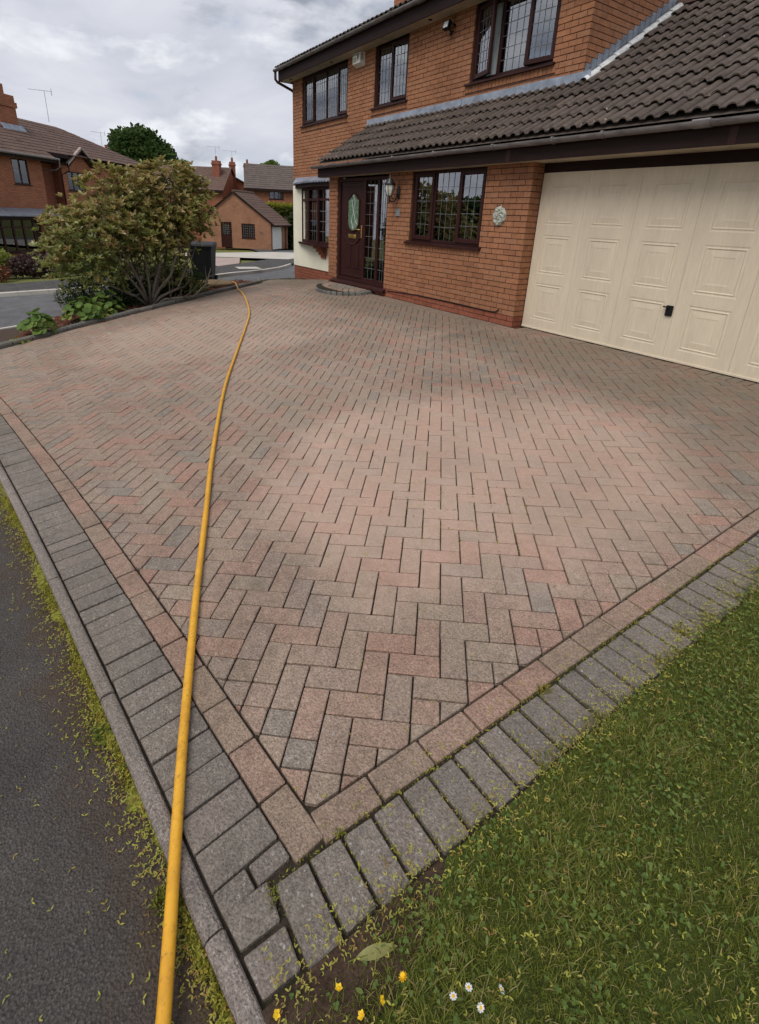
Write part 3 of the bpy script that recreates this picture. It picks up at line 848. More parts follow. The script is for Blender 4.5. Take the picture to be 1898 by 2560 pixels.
items += brick_items((-.25,0,0), (0,1,0), (1,0,0), YU + .022, 7.9, 3.1, 6.8, mask=lambda u_, z_: z_ > roofz(u_) + .15 - max(0, u_ - 2.95) * 9 and z_ < min(RZ(u_), RZ(8.6 - u_)) - .1, phase=.05)
pieces(items, 'brick', 'brickwork', 'brick', house, 300)
wl = MB()
wall_sheet(wl, (0,0,0), (1,0,0), (0,-1,0), -5.385, -.014, -.4, 2.15, [DOOR, KW])
wall_sheet(wl, (0,0,0), (0,1,0), (1,0,0), .03, .30, -.2, 2.15)
wall_sheet(wl, (-5.40,0,0), (0,-1,0), (-1,0,0), -1.0, -.03, -.5, 2.14)
wall_sheet(wl, (0,YU,0), (1,0,0), (0,-1,0), -9.186, -.264, 2.12, 4.64, UW)
wall_sheet(wl, (0,YU,0), (1,0,0), (0,-1,0), -9.2, -5.41, -.6, .04)
wl.build('wall', 'mortar', house)
g = MB()      # side and back walls, gables
for xg, s_ in ((-.259, 1), (-9.2, -1)):
    pts = [(1.03, -.6), (7.6, -.6), (7.6, RZ(1.0) - .06), (4.3, RZ(4.3) - .06), (1.03, RZ(1.0) - .06)]
    g.prism_x(pts, xg - (.12 if s_ > 0 else -.009), xg + (0 if s_ > 0 else .12))
g.box(-9.2, -.26, 7.5, 7.6, -.6, 4.6)
g.build('gable_wall', 'far_brick', house)
g = MB(); g.box(4.16, 4.5, .0, .3, -.2, 2.15); g.prism_x([(0.3, -.2), (6.2, -.2), (6.2, 2.4), (2.95, roofz(2.95) - .12), (.3, roofz(.3) - .12)], 4.38, 4.5); g.box(-.4, 4.4, 6.1, 6.2, -.2, 2.3)
g.build('garage_wall', 'far_brick', house)
rd = MB(); wall_sheet(rd, (0, YU, 0), (1,0,0), (0,-1,0), -9.212, -5.41, .034, 2.14, [(-8.52, -6.24, .74, 2.06)], d=.014, deep=.10)
rd.build('rendered_wall', 'render_cream', house)
# interior
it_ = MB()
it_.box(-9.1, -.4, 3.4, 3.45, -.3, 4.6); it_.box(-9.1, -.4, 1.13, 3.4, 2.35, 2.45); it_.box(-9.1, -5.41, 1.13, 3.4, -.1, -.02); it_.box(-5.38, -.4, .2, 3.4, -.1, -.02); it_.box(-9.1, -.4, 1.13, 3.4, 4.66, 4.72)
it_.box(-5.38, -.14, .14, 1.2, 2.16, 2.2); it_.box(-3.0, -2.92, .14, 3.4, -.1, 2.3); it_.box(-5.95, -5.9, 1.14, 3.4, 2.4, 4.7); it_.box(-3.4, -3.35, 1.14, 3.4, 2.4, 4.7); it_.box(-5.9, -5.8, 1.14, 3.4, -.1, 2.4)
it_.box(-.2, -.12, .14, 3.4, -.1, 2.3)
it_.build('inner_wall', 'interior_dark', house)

def ring(mb, x0, x1, z0, z1, y0, y1, t, b=None):
    b = b or t
    mb.bbox(x0, x0 + t, y0, y1, z0, z1, .004); mb.bbox(x1 - t, x1, y0, y1, z0, z1, .004)
    mb.bbox(x0 + t + .0005, x1 - t - .0005, y0 + .0015, y1 - .001, z1 - t, z1, .004); mb.bbox(x0 + t + .0005, x1 - t - .0005, y0 + .0015, y1 - .001, z0, z0 + b, .004)
def leads(mb, x0, x1, z0, z1, y, nc, nr, wv=.0022, wh=.003, skew=0):
    for i in range(1, nc):
        x = x0 + (x1 - x0) * i / nc; mb.box(x - wv, x + wv, y - .004, y + .0005, z0, z1)
    for i in range(1, nr):
        z = z0 + (z1 - z0) * i / nr; mb.box(x0, x1, y - .0045, y + .001, z - wh, z + wh)
def window(x0, x1, z0, z1, y, lights, sill=(.07, .05), rows=5, parent=house, fr=.05, mats=('upvc_brown', 'glass')):
    """lights: (xa, xb, kind, cols, open_angle)"""
    f = MB(); ring(f, x0, x1, z0, z1, y, y + .07, fr)
    for a, b in zip(lights, lights[1:]): f.bbox(a[1], b[0], y + .001, y + .068, z0 + fr + .0005, z1 - fr - .0005, .004)
    W = f.build('window', mats[0], parent)
    for (xa, xb, kd, nc, ang) in lights:
        za, zb = z0 + fr, z1 - fr
        if kd == 'c':
            hinge = xa if ang >= 0 else xb
            root = empty('casement', (hinge, y - .016, 0), 0, W) if False else None
            s_ = MB(); ring(s_, xa - .012, xb + .012, za - .012, zb + .012, y - .02, y + .03, .058, .066)
            pa, pb, qa, qb, yy = xa + .046, xb - .046, za + .054, zb - .046, y + .006
        else:
            s_ = None; pa, pb, qa, qb, yy = xa + .002, xb - .002, za + .002, zb - .002, y + .02
        pane = MB().box(pa - .004, pb + .004, yy, yy + .006, qa - .004, qb + .004)
        ld = MB(); leads(ld, pa, pb, qa, qb, yy - .0015, nc, rows)
        L = [(s_, 'casement', mats[0]), (pane, 'pane', mats[1]), (ld, 'leading', 'lead_came')]
        for mb_, nm, mt in L:
            if mb_ is None: continue
            if ang:
                c, sn = math.cos(ang), math.sin(ang); yh = y + .03
                mb_.v = [(hinge + (vx - hinge) * c + (vy - yh) * sn, yh - (vx - hinge) * sn + (vy - yh) * c, vz) for vx, vy, vz in mb_.v]
            mb_.build(nm, mt, W)
    if sill:
        s_ = MB(); s_.prism_x([(y + .05, z0 - .002), (y + .05, z0 - .045), (y - sill[0] - sill[1], z0 - .048), (y - sill[0] - sill[1], z0 - .018), (y - .01, z0 - .002)], x0 - .085, x1 + .045)
        s_.build('sill', mats[0], W)
    return W
kw = window(-2.545, -.835, 1.045, 2.147, .055, [(-2.49, -2.03, 'c', 3, 0), (-1.975, -1.445, 'f', 4, 0), (-1.40, -.89, 'c', 3, 0)], (.055, .045), 5)
window(-8.635, -6.405, 3.555, 4.62, 1.055, [(-8.585, -8.10, 'c', 4, 0), (-8.05, -7.49, 'f', 5, 0), (-7.44, -6.92, 'f', 5, 0), (-6.87, -6.455, 'c', 4, -.05)], (.055, .045), 5)
window(-5.325, -4.205, 3.555, 4.62, 1.055, [(-5.275, -4.80, 'f', 4, 0), (-4.75, -4.255, 'c', 4, -.07)], (.055, .045), 5)
window(-2.465, -.79, 3.555, 4.62, 1.055, [(-2.415, -1.94, 'c', 4, .28), (-1.88, -1.36, 'f', 4, 0), (-1.31, -.84, 'c', 4, -.12)], (.055, .045), 6)

# bow window beside the door
NB = [(-8.62, 1.0), (-8.02, .86), (-7.38, .80), (-6.74, .86), (-6.14, 1.0)]
f = MB()
def bar(mb, a, b, w_, z0, z1, back=.06):
    d = (Vector(b) - Vector(a)).normalized(); n = Vector((d.y, -d.x))
    if n.y > 0: n = -n
    P = [Vector(a) - d * 0 + n * .01, Vector(b) + n * .01, Vector(b) - n * back, Vector(a) - n * back]
    mb.prism([tuple(p) for p in P], z0, z1)
for i, p in enumerate(NB):
    d = Vector((0, -1)); hw = .045
    f.prism([(p[0] - hw, p[1] - .02), (p[0] + hw, p[1] - .02), (p[0] + hw * .8, p[1] + .07), (p[0] - hw * .8, p[1] + .07)], .702, 2.058)
for a, b in zip(NB, NB[1:]):
    d = (Vector(b) - Vector(a)).normalized() * .04
    for z0_, z1_ in ((.70, .775), (1.745, 1.80), (2.0, 2.06)): bar(f, (a[0] + d.x, a[1] + d.y), (b[0] - d.x, b[1] - d.y), .06, z0_, z1_)
bow = f.build('bow_window', 'upvc_brown', house)
for a, b in zip(NB, NB[1:]):
    va, vb = Vector(a), Vector(b); d = (vb - va).normalized(); L = (vb - va).length; n = Vector((d.y, -d.x)); n = n if n.y < 0 else -n
    for z0_, z1_, nr in ((.775, 1.745, 4), (1.80, 2.0, 1)):
        p = MB(); p.prism([tuple(va + d * .03 - n * .03), tuple(vb - d * .03 - n * .03), tuple(vb - d * .03 - n * .036), tuple(va + d * .03 - n * .036)], z0_ - .004, z1_ + .004); p.build('pane', 'glass', bow)
        ld = MB()
        for k in range(1, 4):
            c = va + d * (.04 + (L - .08) * k / 4) - n * .028; ld.prism([tuple(c - d * .005), tuple(c + d * .005), tuple(c + d * .005 - n * .003), tuple(c - d * .005 - n * .003)], z0_, z1_)
        for k in range(1, nr):
            z = z0_ + (z1_ - z0_) * k / nr; ld.prism([tuple(va + d * .03 - n * .0275), tuple(vb - d * .03 - n * .0275), tuple(vb - d * .03 - n * .0305), tuple(va + d * .03 - n * .0305)], z - .006, z + .006)
        if ld.v: ld.build('leading', 'lead_came', bow)
sl = [(-8.93, 1.0), (-8.72, .9), (-8.07, .76), (-7.38, .69), (-6.69, .76), (-6.04, .9), (-5.85, 1.0)]
MB().prism(sl[::-1] + [], .655, .699).build('sill', 'upvc_brown', bow)
cn = [(-9.02, 1.0), (-8.9, .9), (-8.1, .74), (-7.38, .68), (-6.66, .74), (-5.9, .9), (-5.75, 1.0)]
f = MB(); f.prism(cn[::-1], 2.062, 2.185); f.build('canopy_fascia', 'timber_brown', bow)
ld = MB(); n = len(cn); co = [(-9.1, 1.0), (-8.96, .86), (-8.13, .69), (-7.38, .625), (-6.64, .69), (-5.85, .86), (-5.7, 1.0)]
wv = []
for i in range(len(co) - 1):          # scalloped lead edge
    a, b = Vector(co[i]), Vector(co[i+1]); m_ = max(2, int((b - a).length / .06))
    for k in range(m_): wv.append(a + (b - a) * k / m_)
wv.append(Vector(co[-1]))
top = [(x, 1.0 - .012) for x, y in [tuple(p) for p in wv]]
vs = [(p.x, p.y, 2.20) for p in wv] + [(x, y, 2.335) for x, y in top] + [(p.x, p.y, 2.20 - (.055 if i % 2 else .02)) for i, p in enumerate(wv)]
k = len(wv); ld.add(vs, [(i, i+1, k+i+1, k+i) for i in range(k-1)] + [(2*k+i, 2*k+i+1, i+1, i) for i in range(k-1)]); ld.build('lead_apron', 'lead', bow)
cb = MB()
for i, (xa, xb, ya) in enumerate(((-7.66, -7.24, .80), (-7.60, -7.24, .85), (-7.55, -7.24, .90), (-7.50, -7.26, .94))):
    za = .655 - .077 * (i + 1); cb.bbox(xa, (xa + xb) / 2 - .004, ya, 1.0, za + .005, za + .072, .004, random.random()); cb.bbox((xa + xb) / 2 + .004, xb, ya, 1.0, za + .005, za + .072, .004, random.random())
cb.build('corbel', 'brick_red', house)

# front door with two sidelights
f = MB(); ring(f, -5.035, -3.245, .135, 2.115, .03, .11, .06)
for a, b in ((-4.10, -4.02), (-3.625, -3.55)): f.bbox(a, b, .031, .109, .196, 2.054, .004)
f.bbox(-4.02, -3.625, .033, .105, .196, .25, .003); f.bbox(-3.55, -3.306, .033, .105, .196, .25, .003)
fd = f.build('door_frame', 'upvc_brown', house)
MB().prism_x([(.11, .134), (.11, .06), (-.085, .055), (-.085, .095), (.0, .134)], -5.17, -3.16).build('cill', 'upvc_brown', fd)
for xa, xb in ((-4.02, -3.625), (-3.55, -3.306)):
    MB().box(xa, xb, .06, .066, .25, 2.054).build('pane', 'glass', fd)
    ld = MB(); leads(ld, xa, xb, .25, 2.054, .058, 3, 9); ld.build('leading', 'lead_came', fd)
f = MB(); f.bbox(-4.972, -4.103, .062, .105, .20, 2.052, .004)
for (xa, xb, za, zb) in ((-4.94, -4.135, 1.96, 2.02), (-4.94, -4.135, .225, .262)): f.bbox(xa, xb, .052, .064, za, zb, .004)
for xa in (-4.77, -4.46):
    f.bbox(xa, xa + .215, .050, .064, .43, .90, .012)
    f.bbox(xa, xa + .215, .044, .063, .405, .425, .006)
fdoor = f.build('front_door', 'upvc_brown', house)
gl = [(-4.70, 1.30), (-4.66, 1.20), (-4.58, 1.145), (-4.485, 1.13), (-4.39, 1.145), (-4.31, 1.20), (-4.27, 1.30), (-4.27, 1.72), (-4.33, 1.74), (-4.40, 1.80), (-4.485, 1.85), (-4.57, 1.80), (-4.64, 1.74), (-4.70, 1.72)]
MB().prism_y(gl, .054, .063).build('door_glass', 'glass_leaded_green', fdoor)
mo = MB(); mo.tube([(x, .053, z) for x, z in gl + gl[:1]], .019, 6); mo.tube([(-4.80, .055, 1.02), (-4.74, .052, 1.00), (-4.68, .05, .94), (-4.60, .05, .885), (-4.485, .05, .865), (-4.37, .05, .885), (-4.29, .05, .94), (-4.23, .052, 1.0), (-4.17, .055, 1.02)], .013, 6)
mo.build('moulding', 'upvc_brown', fdoor)
ca = MB()
for a, b in (((-4.485, 1.16), (-4.56, 1.33)), ((-4.485, 1.16), (-4.41, 1.33)), ((-4.56, 1.33), (-4.485, 1.50)), ((-4.41, 1.33), (-4.485, 1.50)), ((-4.485, 1.5), (-4.54, 1.66)), ((-4.485, 1.5), (-4.43, 1.66)), ((-4.54, 1.66), (-4.485, 1.82)), ((-4.43, 1.66), (-4.485, 1.82)), ((-4.64, 1.25), (-4.56, 1.33)), ((-4.33, 1.25), (-4.41, 1.33))): ca.tube([(a[0], .052, a[1]), (b[0], .052, b[1])], .005, 5)
ca.build('leading', 'flashing_white', fdoor)
lp = MB(); lp.bbox(-4.66, -4.37, .048, .062, .985, 1.065, .004); lp.bbox(-4.635, -4.395, .042, .05, 1.005, 1.045, .003); lp.build('letter_plate', 'brass', fdoor)
hd = MB(); hd.bbox(-4.185, -4.15, .046, .062, 1.0, 1.24, .004); hd.tube([(-4.167, .05, 1.165), (-4.167, .01, 1.165), (-4.185, 0, 1.165), (-4.29, .0, 1.168)], .009, 8); hd.build('door_handle', 'brass', fdoor)

# ---- garage door
GX0, GP, GY = .012, .6865, .2
gd = MB()
rows = [(.15, .645), (.77, 1.27), (1.40, 1.895)]
pans = []
for c in range(6):
    xa = GX0 + c * GP + .0012; xb = GX0 + (c + 1) * GP - .0012; pa = xa + .135; pb = xb - .118
    zs = [.012] + [z for r_ in rows for z in r_] + [2.032]
    gd.add([(xa, GY, .012), (pa, GY, .012), (pa, GY, 2.032), (xa, GY, 2.032)], [(0, 1, 2, 3)]); gd.add([(pb, GY, .012), (xb, GY, .012), (xb, GY, 2.032), (pb, GY, 2.032)], [(0, 1, 2, 3)])
    for za, zb in ((.012, .15), (.645, .77), (1.27, 1.40), (1.895, 2.032)): gd.add([(pa, GY, za), (pb, GY, za), (pb, GY, zb), (pa, GY, zb)], [(0, 1, 2, 3)])
    for x in (xa, xb): gd.add([(x, GY, .012), (x, GY, 2.032), (x, GY + .013, 2.032), (x, GY + .013, .012)], [(0, 1, 2, 3)])
    for za, zb in rows: pans.append((pa, pb, za, zb))
gd.box(GX0, GX0 + 6 * GP, GY + .014, GY + .03, .012, 2.032)
gd.bbox(GX0, GX0 + 6 * GP, GY - .012, GY + .001, .010, .035, .003)
gdoor = gd.build('garage_door', 'garage_paint', house)
for pa, pb, za, zb in pans:
    p = MB(); R_ = [(0, 0), (.010, .0035), (.020, .0035), (.028, -.0005), (.034, -.0005), (.042, .006), (.110, .001), (.118, .003), (.124, .003)]
    vs = []
    for d, y_ in R_: vs += [(pa + d, GY + y_, za + d), (pb - d, GY + y_, za + d), (pb - d, GY + y_, zb - d), (pa + d, GY + y_, zb - d)]
    fs = [(4*i+k, 4*i+(k+1) % 4, 4*i+4+(k+1) % 4, 4*i+4+k) for i in range(len(R_)-1) for k in range(4)] + [tuple(4*(len(R_)-1)+k for k in range(4))]
    p.add(vs, fs); p.build('panel', 'garage_paint', gdoor)
h = MB(); h.bbox(1.985, 2.062, GY - .022, GY, .50, .615, .006); h.tube([(2.01, GY - .03, .593), (1.96, GY - .036, .598)], .008, 8); h.lathe([(.0, 0), (.014, 0), (.014, .012), (0, .012)], (2.012, GY - .034, .586), 10); h.build('handle', 'black_plastic', gdoor)
f = MB(); f.box(0.0, 4.16, GY + .005, GY + .06, 2.036, 2.145); f.box(.0005, .011, GY + .006, GY + .05, 0, 2.036); f.box(4.14, 4.16, GY + .006, GY + .05, 0, 2.036)
f.build('garage_frame', 'timber_brown', house)
MB().box(.012, 4.14, .212, .34, -.12, -.006).build('garage_threshold', 'joint_sand', house)
MB().box(0.0, 4.2, .34, .4, -.1, 2.2).build('garage_back', 'interior_dark', house)

# ---- eaves
MB().box(-5.54, 4.62, -.2, -.176, 2.142, 2.315).box(-5.54, -5.516, -.1755, .0, 2.142, 2.33).build('fascia', 'timber_brown', house)
for x in (-.32, 2.35): MB().box(x, x + .07, -.2035, -.199, 2.143, 2.31).build('fascia_joint', 'upvc_brown', house)
MB().box(-5.515, 4.6, -.175, GY + .004, 2.148, 2.156).build('soffit', 'soffit_cream', house)
MB().box(-9.42, -.02, .7, .724, 4.613, 4.905).box(-9.42, -9.396, .7245, 1.4, 4.613, 4.85).box(-.045, -.02, .7245, 1.0, 4.613, 4.85).build('upper_fascia', 'timber_brown', house)
MB().box(-9.395, -.046, .7245, 1.0, 4.622, 4.63).build('upper_soffit', 'soffit_cream', house)
for x in (-9.0, -6.9, -3.45, -1.4): MB().lathe([(.0, 0), (.035, 0), (.04, .006)], (x, .86, 4.615), 12).build('soffit_vent', 'timber_brown', house)
def gutter(name, x0, x1, yc, zc, r, clips):
    g_ = MB(); n = 10; vs = []
    for rr in (r, r - .005):
        for x in (x0, x1):
            for k in range(n + 1):
                t = math.pi * (1 + k / n); vs.append((x, yc + rr * math.cos(t), zc + rr * math.sin(t)))
    m_ = n + 1
    fs = [(k, k+1, m_+k+1, m_+k) for k in range(n)] + [(2*m_+k, 3*m_+k, 3*m_+k+1, 2*m_+k+1) for k in range(n)]
    fs += [(0, m_, 3*m_, 2*m_), (n, 2*m_+n, 3*m_+n, m_+n)] + [(k, 2*m_+k, 2*m_+k+1, k+1) for k in range(n)] + [(m_+k, m_+k+1, 3*m_+k+1, 3*m_+k) for k in range(n)]
    g_.add(vs, fs)
    g_.prism_x([(yc + r * math.cos(math.pi * (1 + k / n)), zc + r * math.sin(math.pi * (1 + k / n))) for k in range(n + 1)], x0 - .006, x0)
    o = g_.build(name, 'gutter_grey', house, smooth=False)
    for x, w_ in clips:
        c = MB(); c.prism_x([(yc + (r + .007) * math.cos(math.pi * (1 + k / n)), zc + (r + .007) * math.sin(math.pi * (1 + k / n))) for k in range(n + 1)] + [(yc + r * .98, zc + .012), (yc - r * .98, zc + .012)], x, x + w_); c.build('bracket', 'gutter_grey', o)
gutter('gutter', -5.66, 4.65, -.262, 2.352, .056, [(x, .03) for x in (-4.75, -3.7, -2.75, -1.7, -.5, .45, 1.1, 2.95, 3.7)] + [(2.05, .16)])
gutter('upper_gutter', -9.50, .02, .638, 4.875, .056, [(x, .03) for x in (-8.7, -7.9, -7.0, -6.1, -5.2, -4.3, -2.5, -1.6, -.7)] + [(-3.55, .16), (-9.1, .1)])
dp = MB(); dp.tube([(-9.46, .638, 4.83), (-9.46, .638, 4.66), (-9.43, .68, 4.60), (-9.26, 1.0, 4.44), (-9.245, 1.06, 4.38), (-9.245, 1.06, 2.0), (-9.245, 1.06, -.3)], .034, 10); dp.build('downpipe', 'upvc_brown', house, smooth=True)

# ---- roofs
def tile_piece(x0, yf, zf, slope, L=.385, w_=.3, lift=.042, ymax=None, tint=None):
    offs = [0, .004, .013, .027, .046, .065, .079, .088, .092]
    S = [o_ + b_ for b_ in (0, .15) for o_ in offs] + [.3 + .004]
    def hh(s_):
        s_ = s_ % .15 if s_ < .3 else 0
        return .040 * math.sqrt(max(0, 1 - ((s_ - .046) / .0465) ** 2)) if s_ < .0925 else 0.
    cs = 1 / math.hypot(1, slope); dy = L * cs
    yb = yf + dy
    if ymax: yb = min(yb, ymax)
    k_ = (yb - yf) / dy
    jz = random.gauss(0, .003); jy = random.gauss(0, .003); jr = random.gauss(0, .004)
    vs = []
    for (yy, lf) in ((yf + jy, lift), (yb, lift * (1 - k_) + .001)):
        for s_ in S: vs.append((x0 + s_, yy, zf + slope * (yy - yf) + lf + hh(s_) + jz + jr * (s_ - .15)))
    n = len(S)
    for s_ in S: vs.append((x0 + s_, yf + jy + .004, zf + lift + hh(s_) * .93 + jz + jr * (s_ - .15) - (.009 if hh(s_) > .004 else .026)))
    fs = [(i, i+1, n+i+1, n+i) for i in range(n-1)] + [(2*n+i, 2*n+i+1, i+1, i) for i in range(n-1)]
    return vs, fs, random.random() if tint is None else tint
XT = -5.531
rsheet = MB()
rsheet.add([(-5.57, -.215, roofz(-.215) - .012), (4.6, -.215, roofz(-.215) - .012), (4.6, 1.0, roofz(1.0) - .012), (-5.57, 1.0, roofz(1.0) - .012)], [(0, 1, 2, 3)])
rsheet.add([(-.25, 1.0, roofz(1.0) - .012), (4.6, 1.0, roofz(1.0) - .012), (4.6, 2.95, roofz(2.95) - .012), (-.25, 2.95, roofz(2.95) - .012)], [(0, 1, 2, 3)])
rsheet.add([(-.25, 2.95, roofz(2.95) - .012), (4.6, 2.95, roofz(2.95) - .012), (4.6, 6.3, 2.3), (-.25, 6.3, 2.3)], [(0, 1, 2, 3)])
roof = rsheet.build('garage_roof', 'roof_tile', house)
for r_ in range(12):
    yf = -.222 + .2785 * r_
    for c in range(34):
        x0 = XT + .3 * c
        if r_ >= 4 and x0 < -.14:
            if r_ > 4: continue
        ym = 1.0 - .004 if x0 < -.14 else (2.94 if r_ >= 10 else None)
        if ym and yf > ym - .03: continue
        vs, fs, t_ = tile_piece(x0, yf, roofz(yf), ROOFK, ymax=ym)
        MB().add(vs, fs, t_).build('roof_tile', 'roof_tile', roof, center=True)
for i in range(11):
    x0 = -.24 + .45 * i; rg = MB(); n = 10
    prof = [(2.95 + .13 * math.cos(math.pi * k / n), roofz(2.95) - .01 + .115 * math.sin(math.pi * k / n)) for k in range(n + 1)]
    rg.prism_x(prof, x0 + .004, x0 + .446, random.random()); rg.build('ridge_tile', 'far_tile', roof)
ur = MB()
ur.add([(-9.45, .64, RZ(.64) - .02), (0, .64, RZ(.64) - .02), (0, 4.3, RZ(4.3) - .02), (-9.45, 4.3, RZ(4.3) - .02), (0, 8.0, RZ(.6) - .02), (-9.45, 8.0, RZ(.6) - .02)], [(0, 1, 2, 3), (3, 2, 4, 5)])
uroof = ur.build('main_roof', 'roof_tile', house)
mt = MB()
for r_ in range(4):
    for c in range(32):
        vs, fs, t_ = tile_piece(-9.46 + .3 * c, .615 + .30 * r_, RZ(.615 + .30 * r_) - .012, .5); mt.add(vs, fs, t_)
mt.build('roof_tiles', 'roof_tile', uroof)['kind'] = 'stuff'
ch = MB(); ch.bbox(-9.05, -8.15, 4.0, 4.65, 5.9, 8.2, .01); ch.bbox(-9.1, -8.1, 3.95, 4.7, 8.2, 8.4, .01); ch.build('chimney', 'far_brick', uroof)

# ---- lead flashings
fl_ = MB(); hz = 3.345
xx = np.linspace(-5.56, -.12, 40)
vs = []
for x in xx:
    j1, j2 = random.gauss(0, .003), random.gauss(0, .005)
    vs += [(x, YU - .004, hz + j1 * .4), (x, YU - .009 + j1 * .5, roofz(YU) + .06), (x, YU - .022 + j2 * .4, roofz(YU - .02) + .01)]
fl_.add(vs, [(3*i, 3*i+3, 3*i+4, 3*i+1) for i in range(39)] + [(3*i+1, 3*i+4, 3*i+5, 3*i+2) for i in range(39)])
fl_.box(-2.62, -2.60, YU - .016, YU - .003, roofz(YU) + .06, hz + .004)
fl_.build('lead_flashing', 'lead', house)
st = MB(); y = 1.03
while y < 2.85:                      # stepped flashing up the side wall, one step each course
    z0_ = roofz(y) + .04; k = math.ceil((z0_ + .06) / .075); zt_ = k * .075
    st.add([(-.2435, y - .03, roofz(y - .03) + .03), (-.2435, y + .105, roofz(y + .105) + .03), (-.2435, y + .105, zt_ + .075), (-.2435, y - .01, zt_ + .07)], [(0, 1, 2, 3)])
    y += .075 / ROOFK
st.build('stepped_flashing', 'lead', house)
cv = MB()
for i in range(7):
    ya, yb = .93 + .28 * i, .93 + .28 * (i + 1) + .03
    for k in range(8):
        t0, t1 = math.pi * k / 8, math.pi * (k + 1) / 8
        P = lambda t, yy, l: (-.178 - .062 * math.cos(t), yy, roofz(yy) + .035 + .062 * math.sin(t) + l)
        cv.add([P(t0, ya, .012), P(t1, ya, .012), P(t1, yb, 0), P(t0, yb, 0)], [(0, 1, 2, 3)])
cv.build('lead_cover', 'flashing_white', house)

# ------------------------------------------------------------------ things on and in the house
def curtain(name, x0, x1, z0, z1, y, label, mat='curtain_white', amp=.02, waves=9, shape=None, cat='curtain'):
    c = MB(); n = waves * 6; mz = 14
    for i in range(n + 1):
        for k in range(mz + 1):
            t = i / n; zz_ = k / mz; a, b = (x0, x1) if shape is None else shape(zz_, x0, x1)
            c.v.append((a + (b - a) * t, y + amp * math.sin(t * waves * 6.283 + .7 * math.sin(3 * zz_)), z0 + (z1 - z0) * zz_))
    for i in range(n):
        for k in range(mz): q_ = i * (mz + 1) + k; c.f.append((q_, q_ + mz + 1, q_ + mz + 2, q_ + 1)); c.t.append(0)
    return tag(c.build(name, mat, smooth=True, center=True), label, cat)
curtain('net_curtain', -8.58, -6.46, 3.58, 4.58, 1.125, 'white net curtain across the widest upstairs window', waves=22)
curtain('net_curtain', -5.27, -4.26, 3.58, 4.58, 1.125, 'pale net curtain behind the narrow two-light upstairs window', waves=10, mat='curtain_teal')
curtain('net_curtain', -2.42, -.84, 3.58, 4.58, 1.14, 'pale net curtain inside the open upstairs window above the garage', waves=14, mat='curtain_teal')
tie = lambda zz_, a, b: (a + (b - a) * .75 * math.exp(-((zz_ - .42) / .16) ** 2) * .9, b)
curtain('tied_curtain', -3.55, -3.30, .22, 2.03, .135, 'pale tied-back curtain behind the sidelight next to the wall lantern', mat='curtain_teal', waves=5, shape=tie)
tie2 = lambda zz_, a, b: (a, b - (b - a) * .5 * math.exp(-((zz_ - .35) / .2) ** 2))
curtain('kitchen_curtain', -2.36, -2.12, .0 + 1.06, 2.05, .165, 'pale curtain hanging at the window between lantern and round plaque', mat='curtain_teal', waves=3, shape=tie2, amp=.015)
pot = MB(); pot.lathe([(0, 0), (.075, 0), (.092, .15), (.097, .155), (.097, .165), (.086, .165), (.083, .14), (0, .14)], (0, 0, 0), 20)
tag(pot.build('plant_pot', 'white_plastic', None, (-1.60, .22, 1.045), smooth=True), 'white plant pot standing on the ground-floor window sill indoors', 'plant pot')
orn = MB()
for a, s_ in ((-1, .9), (1, .8)):
    orn.tube([(a * .012, 0, 0), (a * .03, 0, .05), (a * .022, 0, .09), (a * .05, 0, .12)], [.013, .02, .014, .006], 8)
orn.lathe([(0, .085), (.02, .09), (.026, .105), (.018, .125), (0, .13)], (0, 0, 0), 10)
tag(orn.build('bird_ornament', 'flashing_white', None, (-1.83, .18, 1.045), smooth=True), 'small shiny white bird ornament on the sill beside the pot', 'ornament')
hang = MB()
for k in range(5): hang.lathe([(0, -.02), (.028, -.01), (.033, 0), (.028, .012), (0, .02)], (.012 * math.sin(k * 2.1), 0, .28 - .052 * k), 8)
hang.tube([(0, 0, .29), (0, 0, .62)], .0015, 4)
tag(hang.build('hanging_ornament', 'flashing_white', None, (-1.72, .12, 1.42)), 'white string of beads hanging inside the middle pane downstairs', 'ornament')

# lantern
lt = empty('wall_lantern', (-2.91, 0, 1.60)); tag(lt, 'black iron carriage lantern on a scrolled bracket beside the sidelight', 'lamp')
b = MB()
for k in range(9):
    z = .13 + .19 * k / 8; hw = .05 * math.sqrt(max(.05, 1 - ((k - 4) / 4.6) ** 2))
    b.bbox(-hw, hw, -.022, -.001, z - .0118, z + .0118, .003)
b.build('back_plate', 'black_iron', lt)
b = MB(); b.tube([(0, -.02, .2), (0, -.06, .12), (0, -.1, .075), (0, -.15, .065), (0, -.195, .1), (0, -.2, .15)], [.012, .012, .011, .011, .012, .013], 8)
b.tube([(0, -.15, .07), (0, -.12, .11), (0, -.135, .145), (0, -.16, .14), (0, -.158, .115)], .007, 6); b.lathe([(0, 0), (.012, .02), (.02, .05), (.012, .08), (.02, .1), (.012, .12)], (0, -.2, .03), 10)
b.build('bracket_arm', 'black_iron', lt, smooth=True)
MB().lathe([(.0, .16), (.035, .162), (.055, .20), (.073, .26), (.078, .31), (.070, .345), (.0, .35)], (0, -.2, 0), 6).build('lamp_glass', 'frosted_lamp', lt)
b = MB()
for k in range(6):
    t = 2 * math.pi * k / 6; b.tube([(r_ * math.cos(t), -.2 + r_ * math.sin(t), z) for r_, z in ((.038, .155), (.058, .20), (.077, .26), (.082, .31), (.075, .345))], .006, 6)
b.lathe([(.0, .145), (.045, .148), (.045, .165), (0, .168)], (0, -.2, 0), 12); b.build('lamp_cage', 'black_iron', lt)
b = MB(); b.lathe([(.09, .338), (.098, .345), (.09, .365), (.058, .395), (.052, .42), (.03, .44), (.012, .455), (.016, .475), (.010, .49), (0, .505)], (0, -.2, 0), 16); b.build('lamp_cap', 'black_iron', lt, smooth=True)
